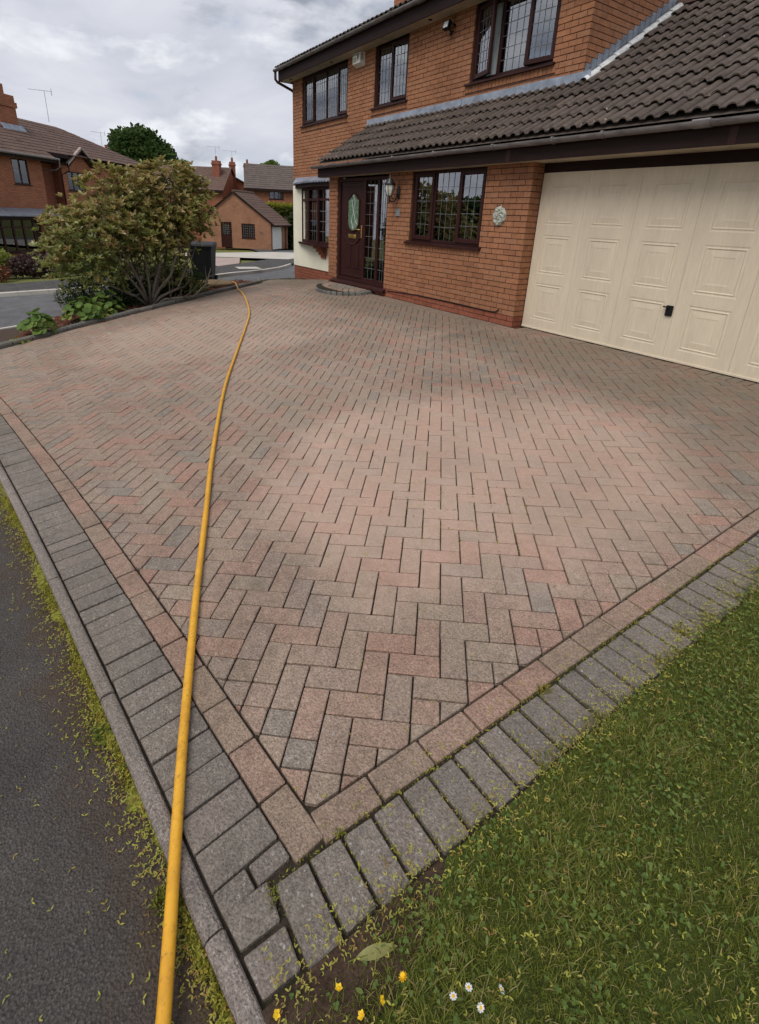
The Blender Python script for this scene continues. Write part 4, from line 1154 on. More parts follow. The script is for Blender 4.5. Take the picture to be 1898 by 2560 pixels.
tag(MB().bbox(-.062, .062, -.014, -.001, -.062, .062, .004).build('number_tile', 'slate_tile', None, (-2.90, 0, 1.50)), 'plain square grey tile on the brick below the lantern', 'wall tile')
pq = MB(); n = 40; rings = [(0, .035), (.03, .04), (.06, .03), (.085, .038), (.105, .026), (.118, .004)]
for ri, (r_, h_) in enumerate(rings):
    for k in range(n):
        t = 2 * math.pi * k / n; rr = r_ * (1 + .05 * math.sin(3 * t + 1) + .04 * math.sin(9 * t) * (ri > 3)) * (1.02 if math.sin(t) < 0 else 1)
        pq.v.append((rr * math.cos(t), -h_ + .010 * math.sin(7 * t + ri * 2.3) * (0 < ri < 5) , rr * 1.08 * math.sin(t)))
for ri in range(len(rings) - 1):
    for k in range(n): pq.f.append((ri*n+k, ri*n+(k+1) % n, (ri+1)*n+(k+1) % n, (ri+1)*n+k)); pq.t.append(0)
pq.tube([(.01, -.004, .12), (.01, -.006, .15)], .006, 6)
tag(pq.build('wall_plaque', 'plaster_plaque', None, (-.488, -.002, 1.49)), 'round pale carved plaster plaque on the brick next to the garage door', 'wall plaque')
# alarm box
ab = empty('alarm_box', (-5.88, 1.0, 4.37)); tag(ab, 'white burglar alarm box under the eaves between two upstairs windows', 'alarm box')
b = MB(); b.add([(-.165, 0, 0), (.165, 0, 0), (.145, -.115, .045), (-.145, -.115, .045), (-.165, 0, .245), (.165, 0, .245), (.145, -.115, .235), (-.145, -.115, .235)], [(0, 1, 2, 3), (7, 6, 5, 4), (3, 2, 6, 7), (1, 5, 6, 2), (0, 3, 7, 4)]); b.build('case', 'white_plastic', ab)
b = MB(); b.box(-.13, .0, -.1175, -.114, .07, .16); b.build('print_panel', 'print_green', ab)
b = MB()
for k in range(7): b.box(-.125 + k * .035, -.105 + k * .035, -.1178, -.1145, .19 + .012 * math.sin(k), .215)
MB().add([(.035, -.1178, .185), (.095, -.1178, .185), (.085, -.1178, .12), (.065, -.1178, .075), (.045, -.1178, .12)], [(0, 4, 3, 2, 1)]).build('emblem', 'print_dark', ab)
for k in range(5): b.add([(.1665 - .1 * .174, -.1, .20 - k * .025), (.1665 - .04 * .174, -.04, .20 - k * .025), (.1665 - .04 * .174, -.04, .212 - k * .025), (.1665 - .1 * .174, -.1, .212 - k * .025)], [(0, 1, 2, 3)])
b.build('print', 'print_dark', ab)['kind'] = 'stuff'
# floodlight
fo = empty('floodlight', (-3.0, 1.0, 4.36)); tag(fo, 'small black security floodlight on the upper brick wall', 'floodlight')
b = MB(); b.add([(-.085, -.1, .02), (.055, -.1, .02), (.055, -.16, .04), (-.085, -.16, .04), (-.085, -.07, .14), (.055, -.07, .14), (.055, -.13, .155), (-.085, -.13, .155)], [(0, 1, 2, 3), (7, 6, 5, 4), (3, 2, 6, 7), (1, 5, 6, 2), (0, 3, 7, 4), (0, 4, 5, 1)]); b.build('housing', 'black_plastic', fo)
b = MB(); b.add([(-.07, -.1605, .052), (.04, -.1605, .052), (.04, -.1375, .142), (-.07, -.1375, .142)], [(0, 1, 2, 3)]); b.build('lens', 'flashing_white', fo)
b = MB(); b.tube([(0, -.1, .05), (.02, -.05, .0), (.03, 0, .02)], .012, 6); b.tube([(.06, 0, .09), (.07, -.06, .1), (.10, -.08, .09)], .016, 6); b.lathe([(0, -.06), (.025, -.05), (.03, -.02), (.02, 0), (0, .005)], (.03, -.06, 0), 10); b.build('sensor', 'black_plastic', fo)
b = MB(); b.tube([(.02, -.005, .12), (.03, -.004, .17), (.055, -.004, .24), (.06, -.004, .262)], .005, 5); b.build('cable', 'black_plastic', fo)
cb = MB(); cb.tube([(-3.1, -.012, .115), (-2.2, -.012, .16), (-1.2, -.012, .165), (-.42, -.012, .16), (-.32, -.012, .175), (-.27, -.012, .215)], .008, 6)
tag(cb.build('wall_cable', 'black_plastic'), 'thin dark cable clipped along the brick just above the plinth', 'cable')
# half-round step
sp_ = empty('door_step', (-4.45, 0, -.05)); tag(sp_, 'low half-round paved doorstep with dark block rim', 'doorstep')
for i in range(18):
    t0, t1 = math.pi * (1 + i / 18) + .012, math.pi * (1 + (i + 1) / 18) - .012
    q_ = [(-4.42 + r_ * 1.22 * math.cos(t), -.03 + r_ * .92 * math.sin(t)) for r_, t in ((.62, t0), (.72, t0), (.72, t1), (.62, t1))]
    b = MB(); ch_ = inset(q_ if area(q_) > 0 else q_[::-1], .012); q2 = q_ if area(q_) > 0 else q_[::-1]
    vs = [(x + 4.45, y, zt(x, y) - .05 + .05) for x, y in q2] + [(x + 4.45, y, zt(x, y) + .05 + .055) for x, y in q2] + [(x + 4.45, y, zt(x, y) + .05 + .07) for x, y in ch_]
    b.add(vs, [(k * 4 + j, k * 4 + (j + 1) % 4, k * 4 + 4 + (j + 1) % 4, k * 4 + 4 + j) for k in (0, 1) for j in range(4)] + [(8, 9, 10, 11)], random.random()); b.build('rim_block', 'bed_kerb', sp_)
for rr0, rr1, mt_ in ((.44, .61, 'paving_red'), (.28, .43, 'paving'), (.06, .27, 'paving_grey')):
    m_ = max(4, int(math.pi * rr1 / .14))
    for i in range(m_):
        t0, t1 = math.pi * (1 + i / m_) + .015, math.pi * (1 + (i + 1) / m_) - .015
        q_ = [(-4.42 + r_ * 1.22 * math.cos(t), -.03 + r_ * .92 * math.sin(t)) for r_, t in ((rr0, t0), (rr1, t0), (rr1, t1), (rr0, t1))]
        q_ = q_ if area(q_) > 0 else q_[::-1]; ch_ = inset(q_, .004)
        b = MB(); b.add([(x + 4.45, y, zt(x, y) + .05) for x, y in q_] + [(x + 4.45, y, zt(x, y) + .05 + .066) for x, y in q_] + [(x + 4.45, y, zt(x, y) + .05 + .07) for x, y in ch_], [(k * 4 + j, k * 4 + (j + 1) % 4, k * 4 + 4 + (j + 1) % 4, k * 4 + 4 + j) for k in (0, 1) for j in range(4)] + [(8, 9, 10, 11)], random.random()); b.build('paver', mt_, sp_)
b = MB(); b.prism([(4.45 - 4.42 + .71 * 1.21 * math.cos(math.pi * (1 + k / 20)), -.03 + .71 * .91 * math.sin(math.pi * (1 + k / 20))) for k in range(21)], -.04, .05 + zt(-4.4, -.3) + .045); b.build('mortar_bed', 'joint_sand', sp_)
# ================================================================== foliage tools
def leaf_arrays(c, d, up, length, width, fold=.25, curl=0.):
    """pointed folded leaves: c base point, d direction, up normal; returns V (n*6,3) and F (n*2,4)"""
    c = np.asarray(c); d = d / (np.linalg.norm(d, axis=1, keepdims=True) + 1e-9)
    s_ = np.cross(d, up); s_ /= (np.linalg.norm(s_, axis=1, keepdims=True) + 1e-9)
    u_ = np.cross(s_, d)
    L = np.asarray(length)[:, None]; Wd = np.asarray(width)[:, None]
    P = [c, c + d * L * .32 - s_ * Wd * .46 + u_ * Wd * fold, c + d * L * .68 - s_ * Wd * .42 + u_ * Wd * fold - u_ * L * curl * .4, c + d * L - u_ * L * curl,
         c + d * L * .68 + s_ * Wd * .42 + u_ * Wd * fold - u_ * L * curl * .4, c + d * L * .32 + s_ * Wd * .46 + u_ * Wd * fold]
    n = len(c); V = np.stack(P, 1).reshape(-1, 3); b = np.arange(n)[:, None] * 6
    F = np.concatenate([b + np.array([[0, 1, 2, 3]]), b + np.array([[0, 3, 4, 5]])], 1).reshape(-1, 4)
    return V, F
def rdir(n, bias=(0, 0, 0)):
    v = rng.normal(size=(n, 3)); v /= np.linalg.norm(v, axis=1, keepdims=True)
    return v + np.array(bias)
def ell_points(n, c, r, inner=.6):
    v = rdir(n); k = (inner ** 3 + (1 - inner ** 3) * rng.random(n)) ** (1 / 3)
    return np.array(c) + v * k[:, None] * np.array(r), v
def crown(name, mat, parent, blobs, n, size, inner=.55, tint=None, aspect=.55, off=(0, 0, 0), bias=.3):
    Vs, Fs, Ts = [], [], []; b0 = 0
    tot = sum(b[1][0] * b[1][1] * b[1][2] for b in blobs)
    for c, r in blobs:
        k = max(20, int(n * r[0] * r[1] * r[2] / tot))
        p, v = ell_points(k, c, r, inner)
        d = v * .6 + rdir(k) * .8 + np.array([0, 0, -bias * .3]); up = rdir(k, (0, 0, .8)) + v * .8
        L = size * rng.uniform(.65, 1.3, k)
        V, F = leaf_arrays(p, d, up, L, L * aspect, .2)
        t = rng.random(k) if tint is None else tint(p, k)
        Vs.append(V - np.array(off)); Fs.append(F + b0); Ts.append(np.repeat(t, 2)); b0 += len(V)
    return fast_mesh(name, np.concatenate(Vs), np.concatenate(Fs), np.concatenate(Ts), mat, parent)
def tree(name, label, base, height, blobs, n, size, mat='leaf_tree', group=None, cat='tree', trunk_r=.22):
    t = empty(name, base); tag(t, label, cat, group)
    tk = MB(); hh = height
    tk.tube([(0, 0, -.2), (.05, .03, hh * .25), (-.04, .05, hh * .5), (0, 0, hh * .75)], [trunk_r * 1.25, trunk_r, trunk_r * .7, trunk_r * .3], 8)
    for k in range(6):
        a = k * 1.05 + .3; z = hh * (.35 + .06 * k); tk.tube([(0, .03, z), (math.cos(a) * hh * .12, math.sin(a) * hh * .12, z + hh * .08), (math.cos(a) * hh * .22, math.sin(a) * hh * .22, z + hh * .2)], [trunk_r * .45, trunk_r * .3, trunk_r * .1], 6)
    tk.build('trunk', 'trunk', t, smooth=True)
    crown('crown', mat, t, blobs, n, size)
    return t
def lumpy(r, k, seed, flat=.85, low=0.):
    """clumps over a rounded crown"""
    g_ = np.random.default_rng(seed); o = [((0, 0, 0), (r * .8, r * .8, r * flat * .8))]
    for i in range(k):
        v = g_.normal(size=3); v /= np.linalg.norm(v); v[2] = abs(v[2]) * 1.1 - .25 if low == 0 else v[2]
        s_ = r * g_.uniform(.24, .42); o.append((tuple(v * np.array([r, r, r * flat]) * .72), (s_, s_, s_ * .85)))
    return o
def shift(bl, dz): return [((c[0], c[1], c[2] + dz), r) for c, r in bl]

# ================================================================== neighbouring buildings
def roof_sheet(mb, P, n, lift=.03, tw=.3):
    """tiled slope as overlapping courses: P = eaves-left, eaves-right, ridge-right, ridge-left"""
    A, B, C_, D = [Vector(p) for p in P]
    nrm = (B - A).cross(D - A).normalized()
    for i in range(n):
        t0, t1 = i / n, min(1, (i + 1) / n + .15 / n)
        a, b, c, d = A.lerp(D, t0) + nrm * lift, B.lerp(C_, t0) + nrm * lift, B.lerp(C_, t1) + nrm * .006, A.lerp(D, t1) + nrm * .006
        a2, b2 = A.lerp(D, t0), B.lerp(C_, t0)
        m_ = max(1, int((b - a).length / tw))
        for k in range(m_):
            u, v = k / m_, (k + 1) / m_; j = random.gauss(0, .003)
            q = [a.lerp(b, u) + nrm * j, a.lerp(b, v) + nrm * j, d.lerp(c, v), d.lerp(c, u), a2.lerp(b2, u), a2.lerp(b2, v)]
            mb.add(q, [(0, 1, 2, 3), (4, 5, 1, 0)], random.random())
def far_window(parent, x0, x1, z0, z1, y, nl, mat='upvc_brown', lead=False, sill=True, transom=None, hc='curtain_white', face='y', name='window'):
    f = MB(); f.box(x0, x0 + .06, y - .03, y + .05, z0, z1); f.box(x1 - .06, x1, y - .03, y + .05, z0, z1); f.box(x0 + .06, x1 - .06, y - .028, y + .05, z1 - .06, z1); f.box(x0 + .06, x1 - .06, y - .028, y + .05, z0, z0 + .06)
    for k in range(1, nl):
        x = x0 + (x1 - x0) * k / nl; f.box(x - .035, x + .035, y - .029, y + .05, z0 + .06, z1 - .06)
    if transom: f.box(x0 + .06, x1 - .06, y - .027, y + .05, transom - .03, transom + .03)
    if sill: f.box(x0 - .06, x1 + .06, y - .09, y + .04, z0 - .05, z0 - .002)
    W = f.build(name, mat, parent)
    MB().box(x0 + .05, x1 - .05, y - .012, y - .006, z0 + .05, z1 - .05).build('pane', 'glass_far', W)
    if lead:
        l_ = MB(); n = max(3, int((x1 - x0) / .16))
        for k in range(1, n): x = x0 + (x1 - x0) * k / n; l_.box(x - .009, x + .009, y - .02, y - .013, z0 + .06, z1 - .06)
        for k in range(1, 6): z = z0 + (z1 - z0) * k / 6; l_.box(x0 + .06, x1 - .06, y - .021, y - .012, z - .009, z + .009)
        l_.build('leading', 'lead_came' if mat != 'lead_came' else 'flashing_white', W)
    if hc:
        c = MB(); m_ = 24
        for a_, b_ in (((x0 + .06), x0 + (x1 - x0) * .34), (x1 - (x1 - x0) * .34, x1 - .06)) if hc != 'dark' else ():
            for k in range(m_):
                xa, xb = a_ + (b_ - a_) * k / m_, a_ + (b_ - a_) * (k + 1) / m_; c.add([(xa, y + .12 + .02 * (k % 2), z0 + .05), (xb, y + .12 + .02 * ((k + 1) % 2), z0 + .05), (xb, y + .12 + .02 * ((k + 1) % 2), z1 - .05), (xa, y + .12 + .02 * (k % 2), z1 - .05)], [(0, 1, 2, 3)])
        if c.v: c.build('curtain', hc, W)
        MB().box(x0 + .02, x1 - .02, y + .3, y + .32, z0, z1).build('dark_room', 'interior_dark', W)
    return W
def wall_with(parent, x0, x1, z0, z1, y, holes, mat, thick=.25, name='wall'):
    mb = MB(); wall_sheet(mb, (0, y, 0), (1, 0, 0), (0, -1, 0), x0, x1, z0, z1, holes, d=0, deep=thick); return mb.build(name, mat, parent)
def aerial(label, loc, h, rz, L=.9):
    t = empty('television_aerial', loc, rz); tag(t, label, 'aerial', 'roof aerials')
    b = MB(); b.tube([(0, 0, 0), (0, 0, h)], .013, 6); b.build('mast', 'aerial', t)
    L *= .8
    b = MB(); b.tube([(-L * .65, 0, h + .02), (L * .35, 0, h)], .010, 5)
    for k in range(9): x = -L * .65 + L * k / 9; b.tube([(x, -.12, h + .015), (x, .12, h + .015)], .008, 4)
    b.tube([(L * .3, -.16, h - .12), (L * .3, .16, h - .12)], .01, 4); b.tube([(L * .3, 0, h - .2), (L * .3, 0, h + .14)], .012, 4); b.build('antenna', 'aerial', t)

# ---- house across the road, left
A134 = rad(134)
lh = empty('brick_house', (-27.78, -3.95, -1.3), A134); tag(lh, 'red brick house across the road with a long bay window and small gablet', 'house')
W1 = (-1.76, -.85, 3.54, 4.66)
wall_with(lh, -9, 0, 0, 4.72, 0, [W1], 'far_brick')
wall_with(lh, 0, 2.4, 0, 4.72, 1.2, [], 'far_brick_dark')  # set-back wall: darker brick colour stands in for shade under the eaves
w2 = (2.32, 3.62, 3.45, 4.42)
wall_with(lh, 1.99, 9.6, 0, 4.72, .6, [w2], 'far_brick')
MB().prism_y([(2.30, 4.70), (4.25, 4.70), (3.32, 5.44)], .59, .84).build('gablet_wall', 'far_brick', lh)
MB().prism([(0, .25), (.0, 1.2), (-.25, 1.2), (-.25, .25)], 0, 4.72).prism([(1.99, .85), (2.24, .85), (2.24, 1.2), (1.99, 1.2)], 0, 4.72).box(9.35, 9.6, .85, 7, 0, 4.72).box(-9, 9.6, 6.9, 7.1, 0, 4.72).build('side_wall', 'far_brick_dark', lh)
far_window(lh, *W1, .06, 2); far_window(lh, *w2, .66, 3)
rf = MB(); ky = (7.05 - 4.85) / (3.6 + .4)
roof_sheet(rf, [(-9.5, -.4, 4.85), (.65, -.4, 4.85), (.65, 3.6, 7.05), (-9.5, 3.6, 7.05)], 13)
roof_sheet(rf, [(.65, .2, 4.85 + ky * .6), (9.9, .2, 4.85 + ky * .6), (5.5, 3.6, 7.0), (.65, 3.6, 7.05)], 11)
roof_sheet(rf, [(9.9, .2, 5.18), (9.9, 7.3, 5.0), (5.5, 3.61, 7.0), (5.49, 3.6, 7.0)], 9)
roof_sheet(rf, [(9.9, 7.5, 4.85), (-9.5, 7.5, 4.85), (-9.5, 3.6, 7.05), (5.5, 3.6, 7.0)], 9)
roof_sheet(rf, [(2.15, .3, 4.72), (2.15, 2.2, 4.72), (3.32, 2.2, 5.56), (3.32, .3, 5.56)][::-1] and [(2.15, 2.4, 4.68), (2.15, .3, 4.68), (3.32, .3, 5.56), (3.32, 2.4, 5.56)], 5)
roof_sheet(rf, [(4.45, .3, 4.68), (4.45, 2.4, 4.68), (3.32, 2.4, 5.56), (3.32, .3, 5.56)], 5)
lroof = rf.build('roof', 'far_tile', lh)
f = MB(); f.box(-9.5, .65, -.42, -.39, 4.66, 4.86); f.box(.62, .65, -.388, .25, 4.66, 4.9); f.box(-9.5, .65, -.388, 0, 4.7, 4.715); f.box(.65, 2.2, .18, .21, 5.0, 5.18); f.box(.66, 2.0, .21, 1.2, 4.73, 4.75)
f.build('fascia', 'timber_brown', lh)
f = MB(); f.tube([(-9.5, -.48, 4.84), (.72, -.48, 4.84)], .055, 8); f.tube([(.68, -.48, 4.82), (.68, -.48, 4.5), (.62, -.3, 4.35), (.1, 1.14, 4.2), (.1, 1.14, 0)], .035, 8); f.build('gutter', 'gutter_grey', lh)
f = MB(); f.tube([(2.1, .22, 4.68), (2.1, .22, 4.4), (1.9, .55, 4.2), (1.9, .55, 0)], .035, 8); f.build('downpipe', 'upvc_brown', lh)
f = MB()
for a, b in (((2.12, 4.70), (3.32, 5.62)), ((4.5, 4.70), (3.32, 5.62))):
    f.add([(a[0], .26, a[1] - .13), (b[0], .26, b[1] - .13), (b[0], .26, b[1] + .02), (a[0], .26, a[1] + .02), (a[0], .32, a[1] - .13), (b[0], .32, b[1] - .13), (b[0], .32, b[1] + .02), (a[0], .32, a[1] + .02)], [(0, 1, 2, 3), (7, 6, 5, 4), (0, 4, 5, 1), (3, 2, 6, 7)])
f.build('bargeboard', 'timber_brown', lh)
f = MB()
for sx in (-1, 1):
    for k in range(5):
        t = k / 5; xx_ = 3.32 + sx * 1.18 * (1 - t) ; z_ = 4.72 + .9 * t; x2 = 3.32 + sx * 1.18 * (1 - t - .19); z2 = 4.72 + .9 * (t + .19)
        f.add([(xx_, .245, z_ - .02), (x2, .245, z2 - .02), (x2, .245, z2 + .09), (xx_, .245, z_ + .09), (xx_, .40, z_ + .10), (x2, .40, z2 + .10)], [(0, 1, 2, 3), (3, 2, 5, 4)])
f.build('verge_tiles', 'paving_pink', lroof)
c = MB(); c.bbox(.15, 1.25, 2.1, 2.8, 5.0, 7.75, .01); c.bbox(.09, 1.31, 2.04, 2.86, 7.2, 7.45, .01); c.bbox(.25, .85, 2.25, 2.7, 7.75, 8.2, .01); c.lathe([(.1, 0), (.12, .3), (.1, .32), (0, .32)], (.5, 2.45, 8.2), 10); c.build('chimney', 'far_brick', lroof)
MB().add([(.1, 1.9, 6.15), (1.5, 1.9, 6.15), (1.5, 2.12, 6.45), (.1, 2.12, 6.45)], [(0, 1, 2, 3)]).box(1.25, 1.6, 2.0, 2.9, 6.2, 6.24).build('lead_flashing', 'lead', lroof)
bay = MB(); bay.prism([(-6.5, -.8), (-1.92, -.8), (-1.92, 0), (-6.5, 0)], 0, .52); bay.build('bay_wall', 'far_brick', lh)
bw = MB()
XB = [-6.45, -5.6, -4.7, -3.70, -3.10, -2.53, -1.94]
for x in XB: bw.box(x - .045, x + .045, -.78, -.70, .54, 2.02)
bw.box(-6.5, -1.9, -.775, -.705, .54, .62); bw.box(-6.5, -1.9, -.775, -.705, 1.94, 2.03); bw.box(-6.5, -1.9, -.772, -.708, 1.60, 1.66)
bw.box(-6.55, -1.86, -.88, -.70, .49, .535)
for y in (-.72, -.4, -.05): bw.box(-1.97, -1.89, y - .04, y + .04, .54, 2.02)
W = bw.build('bay_window', 'upvc_brown', lh)
MB().box(-6.4, -1.97, -.745, -.738, .62, 1.94).build('pane', 'glass_far', W); MB().box(-1.935, -1.928, -.68, -.02, .62, 1.94).build('pane', 'glass_far', W)
for xa, xb in ((-6.4, -5.5), (-3.65, -3.15), (-3.05, -2.75), (-2.45, -2.0)):
    c = MB(); m_ = 14
    for k in range(m_):
        a_, b_ = xa + (xb - xa) * k / m_, xa + (xb - xa) * (k + 1) / m_; c.add([(a_, -.6 + .025 * (k % 2), .6), (b_, -.6 + .025 * ((k + 1) % 2), .6), (b_, -.6 + .025 * ((k + 1) % 2), 1.94), (a_, -.6 + .025 * (k % 2), 1.94)], [(0, 1, 2, 3)])
    c.build('curtain', 'curtain_teal', W)
MB().box(-6.4, -1.98, -.06, -.04, .1, 2.0).build('dark_room', 'interior_dark', W)
f = MB(); f.box(-6.7, .0, -.95, -.92, 2.02, 2.16); f.box(-.03, .0, -.92, 0, 2.02, 2.16); f.box(-6.7, -.03, -.92, 0, 2.03, 2.045); f.build('canopy_fascia', 'timber_brown', lh)
MB().add([(-6.75, -1.0, 2.17), (.05, -1.0, 2.17), (.05, -.02, 2.47), (-6.75, -.02, 2.47), (-6.75, -1.0, 2.12), (.05, -1.0, 2.12)], [(0, 1, 2, 3), (4, 5, 1, 0)]).build('bay_roof', 'lead', lh)
MB().bbox(-.22, -.02, -.75, -.45, 0, 2.02, .01).build('porch_pier', 'far_brick', lh)
dr = MB(); dr.box(-1.6, -.75, .0 - .03, .0 - .004, .05, 2.0); dr.build('door', 'upvc_brown', lh)
far_window(lh, -1.55, -.8, 1.5, 1.85, -.06, 1, sill=False, hc=None, name='door_light')
aerial('bare aerial on the ridge of the long-bay house across the road', (-31.6, -3.0, 5.6), 1.5, rad(75), 1.4)

# ---- garage block number 41
gb_ = empty('garage_building', (-37.53, 12.47, -1.48), rad(42)); tag(gb_, 'single-storey tan brick garage numbered 41 with steep gable facing the road', 'garage')
holes = [(-4.66, -3.62, -.5, 2.08), (-2.69, -1.45, .84, 2.01)]
wall_with(gb_, -6.54, 0, 0, 2.12, 0, holes, 'far_brick_tan')
MB().prism_y([(-6.54, 2.12), (0, 2.12), (-3.27, 4.40)], 0, .25).build('gable_wall', 'far_brick_tan', gb_)
sw = MB(); wall_sheet(sw, (0, 0, 0), (0, 1, 0), (1, 0, 0), .25, 3.4, 0, 2.12, [(.32, 2.3, -.5, 1.9)], d=0, deep=.2); sw.box(-6.54, -6.3, .25, 3.4, 0, 2.12); sw.box(-6.54, 0, 3.2, 3.4, 0, 2.12); sw.prism_y([(-6.54, 2.12), (0, 2.12), (-3.27, 4.40)], 3.15, 3.4); sw.build('side_wall', 'far_brick_tan', gb_)
rf = MB(); roof_sheet(rf, [(.42, -.12, 1.98), (.42, 3.7, 1.98), (-3.27, 3.7, 4.52), (-3.27, -.12, 4.52)], 13); roof_sheet(rf, [(-6.96, 3.7, 1.98), (-6.96, -.12, 1.98), (-3.27, -.12, 4.52), (-3.27, 3.7, 4.52)], 13)
gr_ = rf.build('roof', 'far_tile', gb_)
f = MB()
for sx in (-1, 1):
    a, b = (-3.27 + sx * 3.75, 1.93), (-3.27, 4.5); f.add([(a[0], -.14, a[1] - .12), (b[0], -.14, b[1] - .16), (b[0], -.14, b[1]), (a[0], -.14, a[1] + .04), (a[0], -.1, a[1] - .12), (b[0], -.1, b[1] - .16)], [(0, 1, 2, 3), (0, 4, 5, 1)])
f.box(.38, .42, -.1, 3.7, 1.86, 2.0); f.box(0, .38, -.05, 3.68, 1.88, 1.895); f.build('bargeboard', 'timber_brown', gb_)
rg = MB(); rg.tube([(-3.27, -.13, 4.53), (-3.27, 3.72, 4.53)], .11, 8); rg.build('ridge', 'far_tile', gr_)
d_ = MB(); d_.bbox(-4.63, -3.65, .03, .09, 0.02, 2.06, .01)
for z_ in (.25, .62): d_.bbox(-4.5, -4.17, .02, .04, z_, z_ + .28, .01); d_.bbox(-4.1, -3.78, .02, .04, z_, z_ + .28, .01)
dd = d_.build('door', 'upvc_brown', gb_)
MB().box(-4.52, -3.76, .018, .03, 1.02, 1.95).build('pane', 'glass_far', dd)
l_ = MB()
for k in range(1, 5): l_.box(-4.52 + .152 * k - .008, -4.52 + .152 * k + .008, .012, .02, 1.02, 1.95)
for k in range(1, 6): l_.box(-4.52, -3.76, .011, .019, 1.02 + .155 * k - .008, 1.02 + .155 * k + .008)
l_.build('leading', 'slate_tile', dd)
far_window(gb_, -2.69, -1.45, .84, 2.01, .06, 2, lead=True, hc='dark')
gdw = MB()
for k in range(10): gdw.bbox(-.06 - .004 * (k % 2), -.03, .33 + .196 * k, .33 + .196 * (k + 1) - .006, .02, 1.88, .004)
gdw.build('garage_door', 'white_plastic', gb_)
MB().bbox(.05, .2, 2.95, 3.1, 0, 1.9, .01).build('post', 'far_brick_tan', gb_)
tx = bpy.data.curves.new('house_number', 'FONT'); tx.body = '41'; tx.size = .30; tx.extrude = .012; tx.materials.append(MAT['print_dark'])
tm = bpy.data.objects.new('number_curve', tx); nm_ = bpy.data.meshes.new_from_object(tm); bpy.data.objects.remove(tm)
nm_.materials.clear(); nm_.materials.append(MAT['print_dark'])
to = bpy.data.objects.new('house_number', nm_); col.objects.link(to); to.parent = gb_; to.location = (-1.02, -.014, 1.26); to.rotation_euler = (rad(90), 0, 0)

# ---- houses further back
def plain_house(name, label, O, ang, L, Dp, ez, rz_, mat, tile, wins=(), ridge='x', chim=(), over=.35, n=12, group='houses further back'):
    h_ = empty(name, O, ang); tag(h_, label, 'house', group)
    wall_with(h_, 0, L, 0, ez, 0, [w_[:4] for w_ in wins], mat)
    b = MB()
    if ridge == 'x':
        for x in (0, L - .25): b.prism_x([(.25 if x == 0 or True else 0, 0), (Dp, 0), (Dp, ez), (Dp / 2, rz_ - .1), (.25, ez + (rz_ - ez) * .25 / (Dp / 2))], x, x + .25)
        b.box(0, L, Dp - .01, Dp + .2, 0, ez)
    else:
        b.prism_y([(0, ez), (L, ez), (L / 2, rz_ - .1)], 0, .25); b.prism_y([(0, ez), (L, ez), (L / 2, rz_ - .1)], Dp - .25, Dp); b.box(0, .25, .25, Dp, 0, ez); b.box(L - .25, L, .25, Dp, 0, ez); b.box(0, L, Dp - .01, Dp + .2, 0, ez)
    b.build('side_wall', mat, h_)
    r_ = MB()
    if ridge == 'x':
        dz = (rz_ - ez) / (Dp / 2) * over
        roof_sheet(r_, [(-.2, -over, ez - dz), (L + .2, -over, ez - dz), (L + .2, Dp / 2, rz_), (-.2, Dp / 2, rz_)], n, tw=.33); roof_sheet(r_, [(L + .2, Dp + over, ez - dz), (-.2, Dp + over, ez - dz), (-.2, Dp / 2, rz_), (L + .2, Dp / 2, rz_)], n, tw=.66)
        f_ = MB().box(-.2, L + .2, -over - .03, -over, ez - dz - .2, ez - dz)
    else:
        dz = (rz_ - ez) / (L / 2) * over
        roof_sheet(r_, [(L + over, -.2, ez - dz), (L + over, Dp + .2, ez - dz), (L / 2, Dp + .2, rz_), (L / 2, -.2, rz_)], n, tw=.66); roof_sheet(r_, [(-over, Dp + .2, ez - dz), (-over, -.2, ez - dz), (L / 2, -.2, rz_), (L / 2, Dp + .2, rz_)], n, tw=.66)
        f_ = MB()
        for sx in (-1, 1):
            a_, b_ = (L / 2 + sx * (L / 2 + over), ez - dz), (L / 2, rz_); f_.add([(a_[0], -.23, a_[1] - .14), (b_[0], -.23, b_[1] - .14), (b_[0], -.23, b_[1] + .03), (a_[0], -.23, a_[1] + .03)], [(0, 1, 2, 3)])
    ro = r_.build('roof', tile, h_); f_.build('fascia', 'timber_brown', h_)
    for w_ in wins: far_window(h_, *w_[:4], .06, w_[4], lead=len(w_) > 5, hc='curtain_white')
    for (x, y, w_, d__, za, zb, pots) in chim:
        c_ = MB(); c_.bbox(x, x + w_, y, y + d__, za, zb, .01); c_.bbox(x - .05, x + w_ + .05, y - .05, y + d__ + .05, zb - .35, zb - .2, .01)
        for k in range(pots): c_.lathe([(.12, 0), (.10, .35), (.12, .38), (0, .38)], (x + w_ * (k + .5) / pots, y + d__ / 2, zb), 8)
        c_.build('chimney', 'far_brick_dark', ro)
    return h_
plain_house('detached_house', 'two-storey brick house with a wide brown roof and white leaded window behind the hedge', (-43.62, 12.8, -1.75), rad(66), 9.5, 7.0, 5.45, 7.55, 'far_brick', 'far_tile_grey', [(2.05, 3.35, 4.42, 5.32, 3, 1)])
plain_house('gabled_house', 'brick gable end with twin chimney stacks behind the garage numbered 41', (-50.2, 9.9, -1.9), rad(76), 5.4, 8.0, 5.9, 7.2, 'far_brick', 'far_tile', [], 'y', [(3.55, -.35, .55, .6, 0, 7.9, 1), (5.3, 2.5, .7, .7, 5.5, 8.1, 1)])
plain_house('long_roofed_house', 'brick house with long reddish roof seen just above the bronze shrub', (-50.6, 4.2, -1.9), rad(55), 8.6, 6.0, 5.35, 7.3, 'far_brick', 'far_tile', [(1.0, 2.2, 3.6, 4.6, 2)], 'x', [(7.3, 1.5, .7, .7, 5.0, 7.75, 1)])
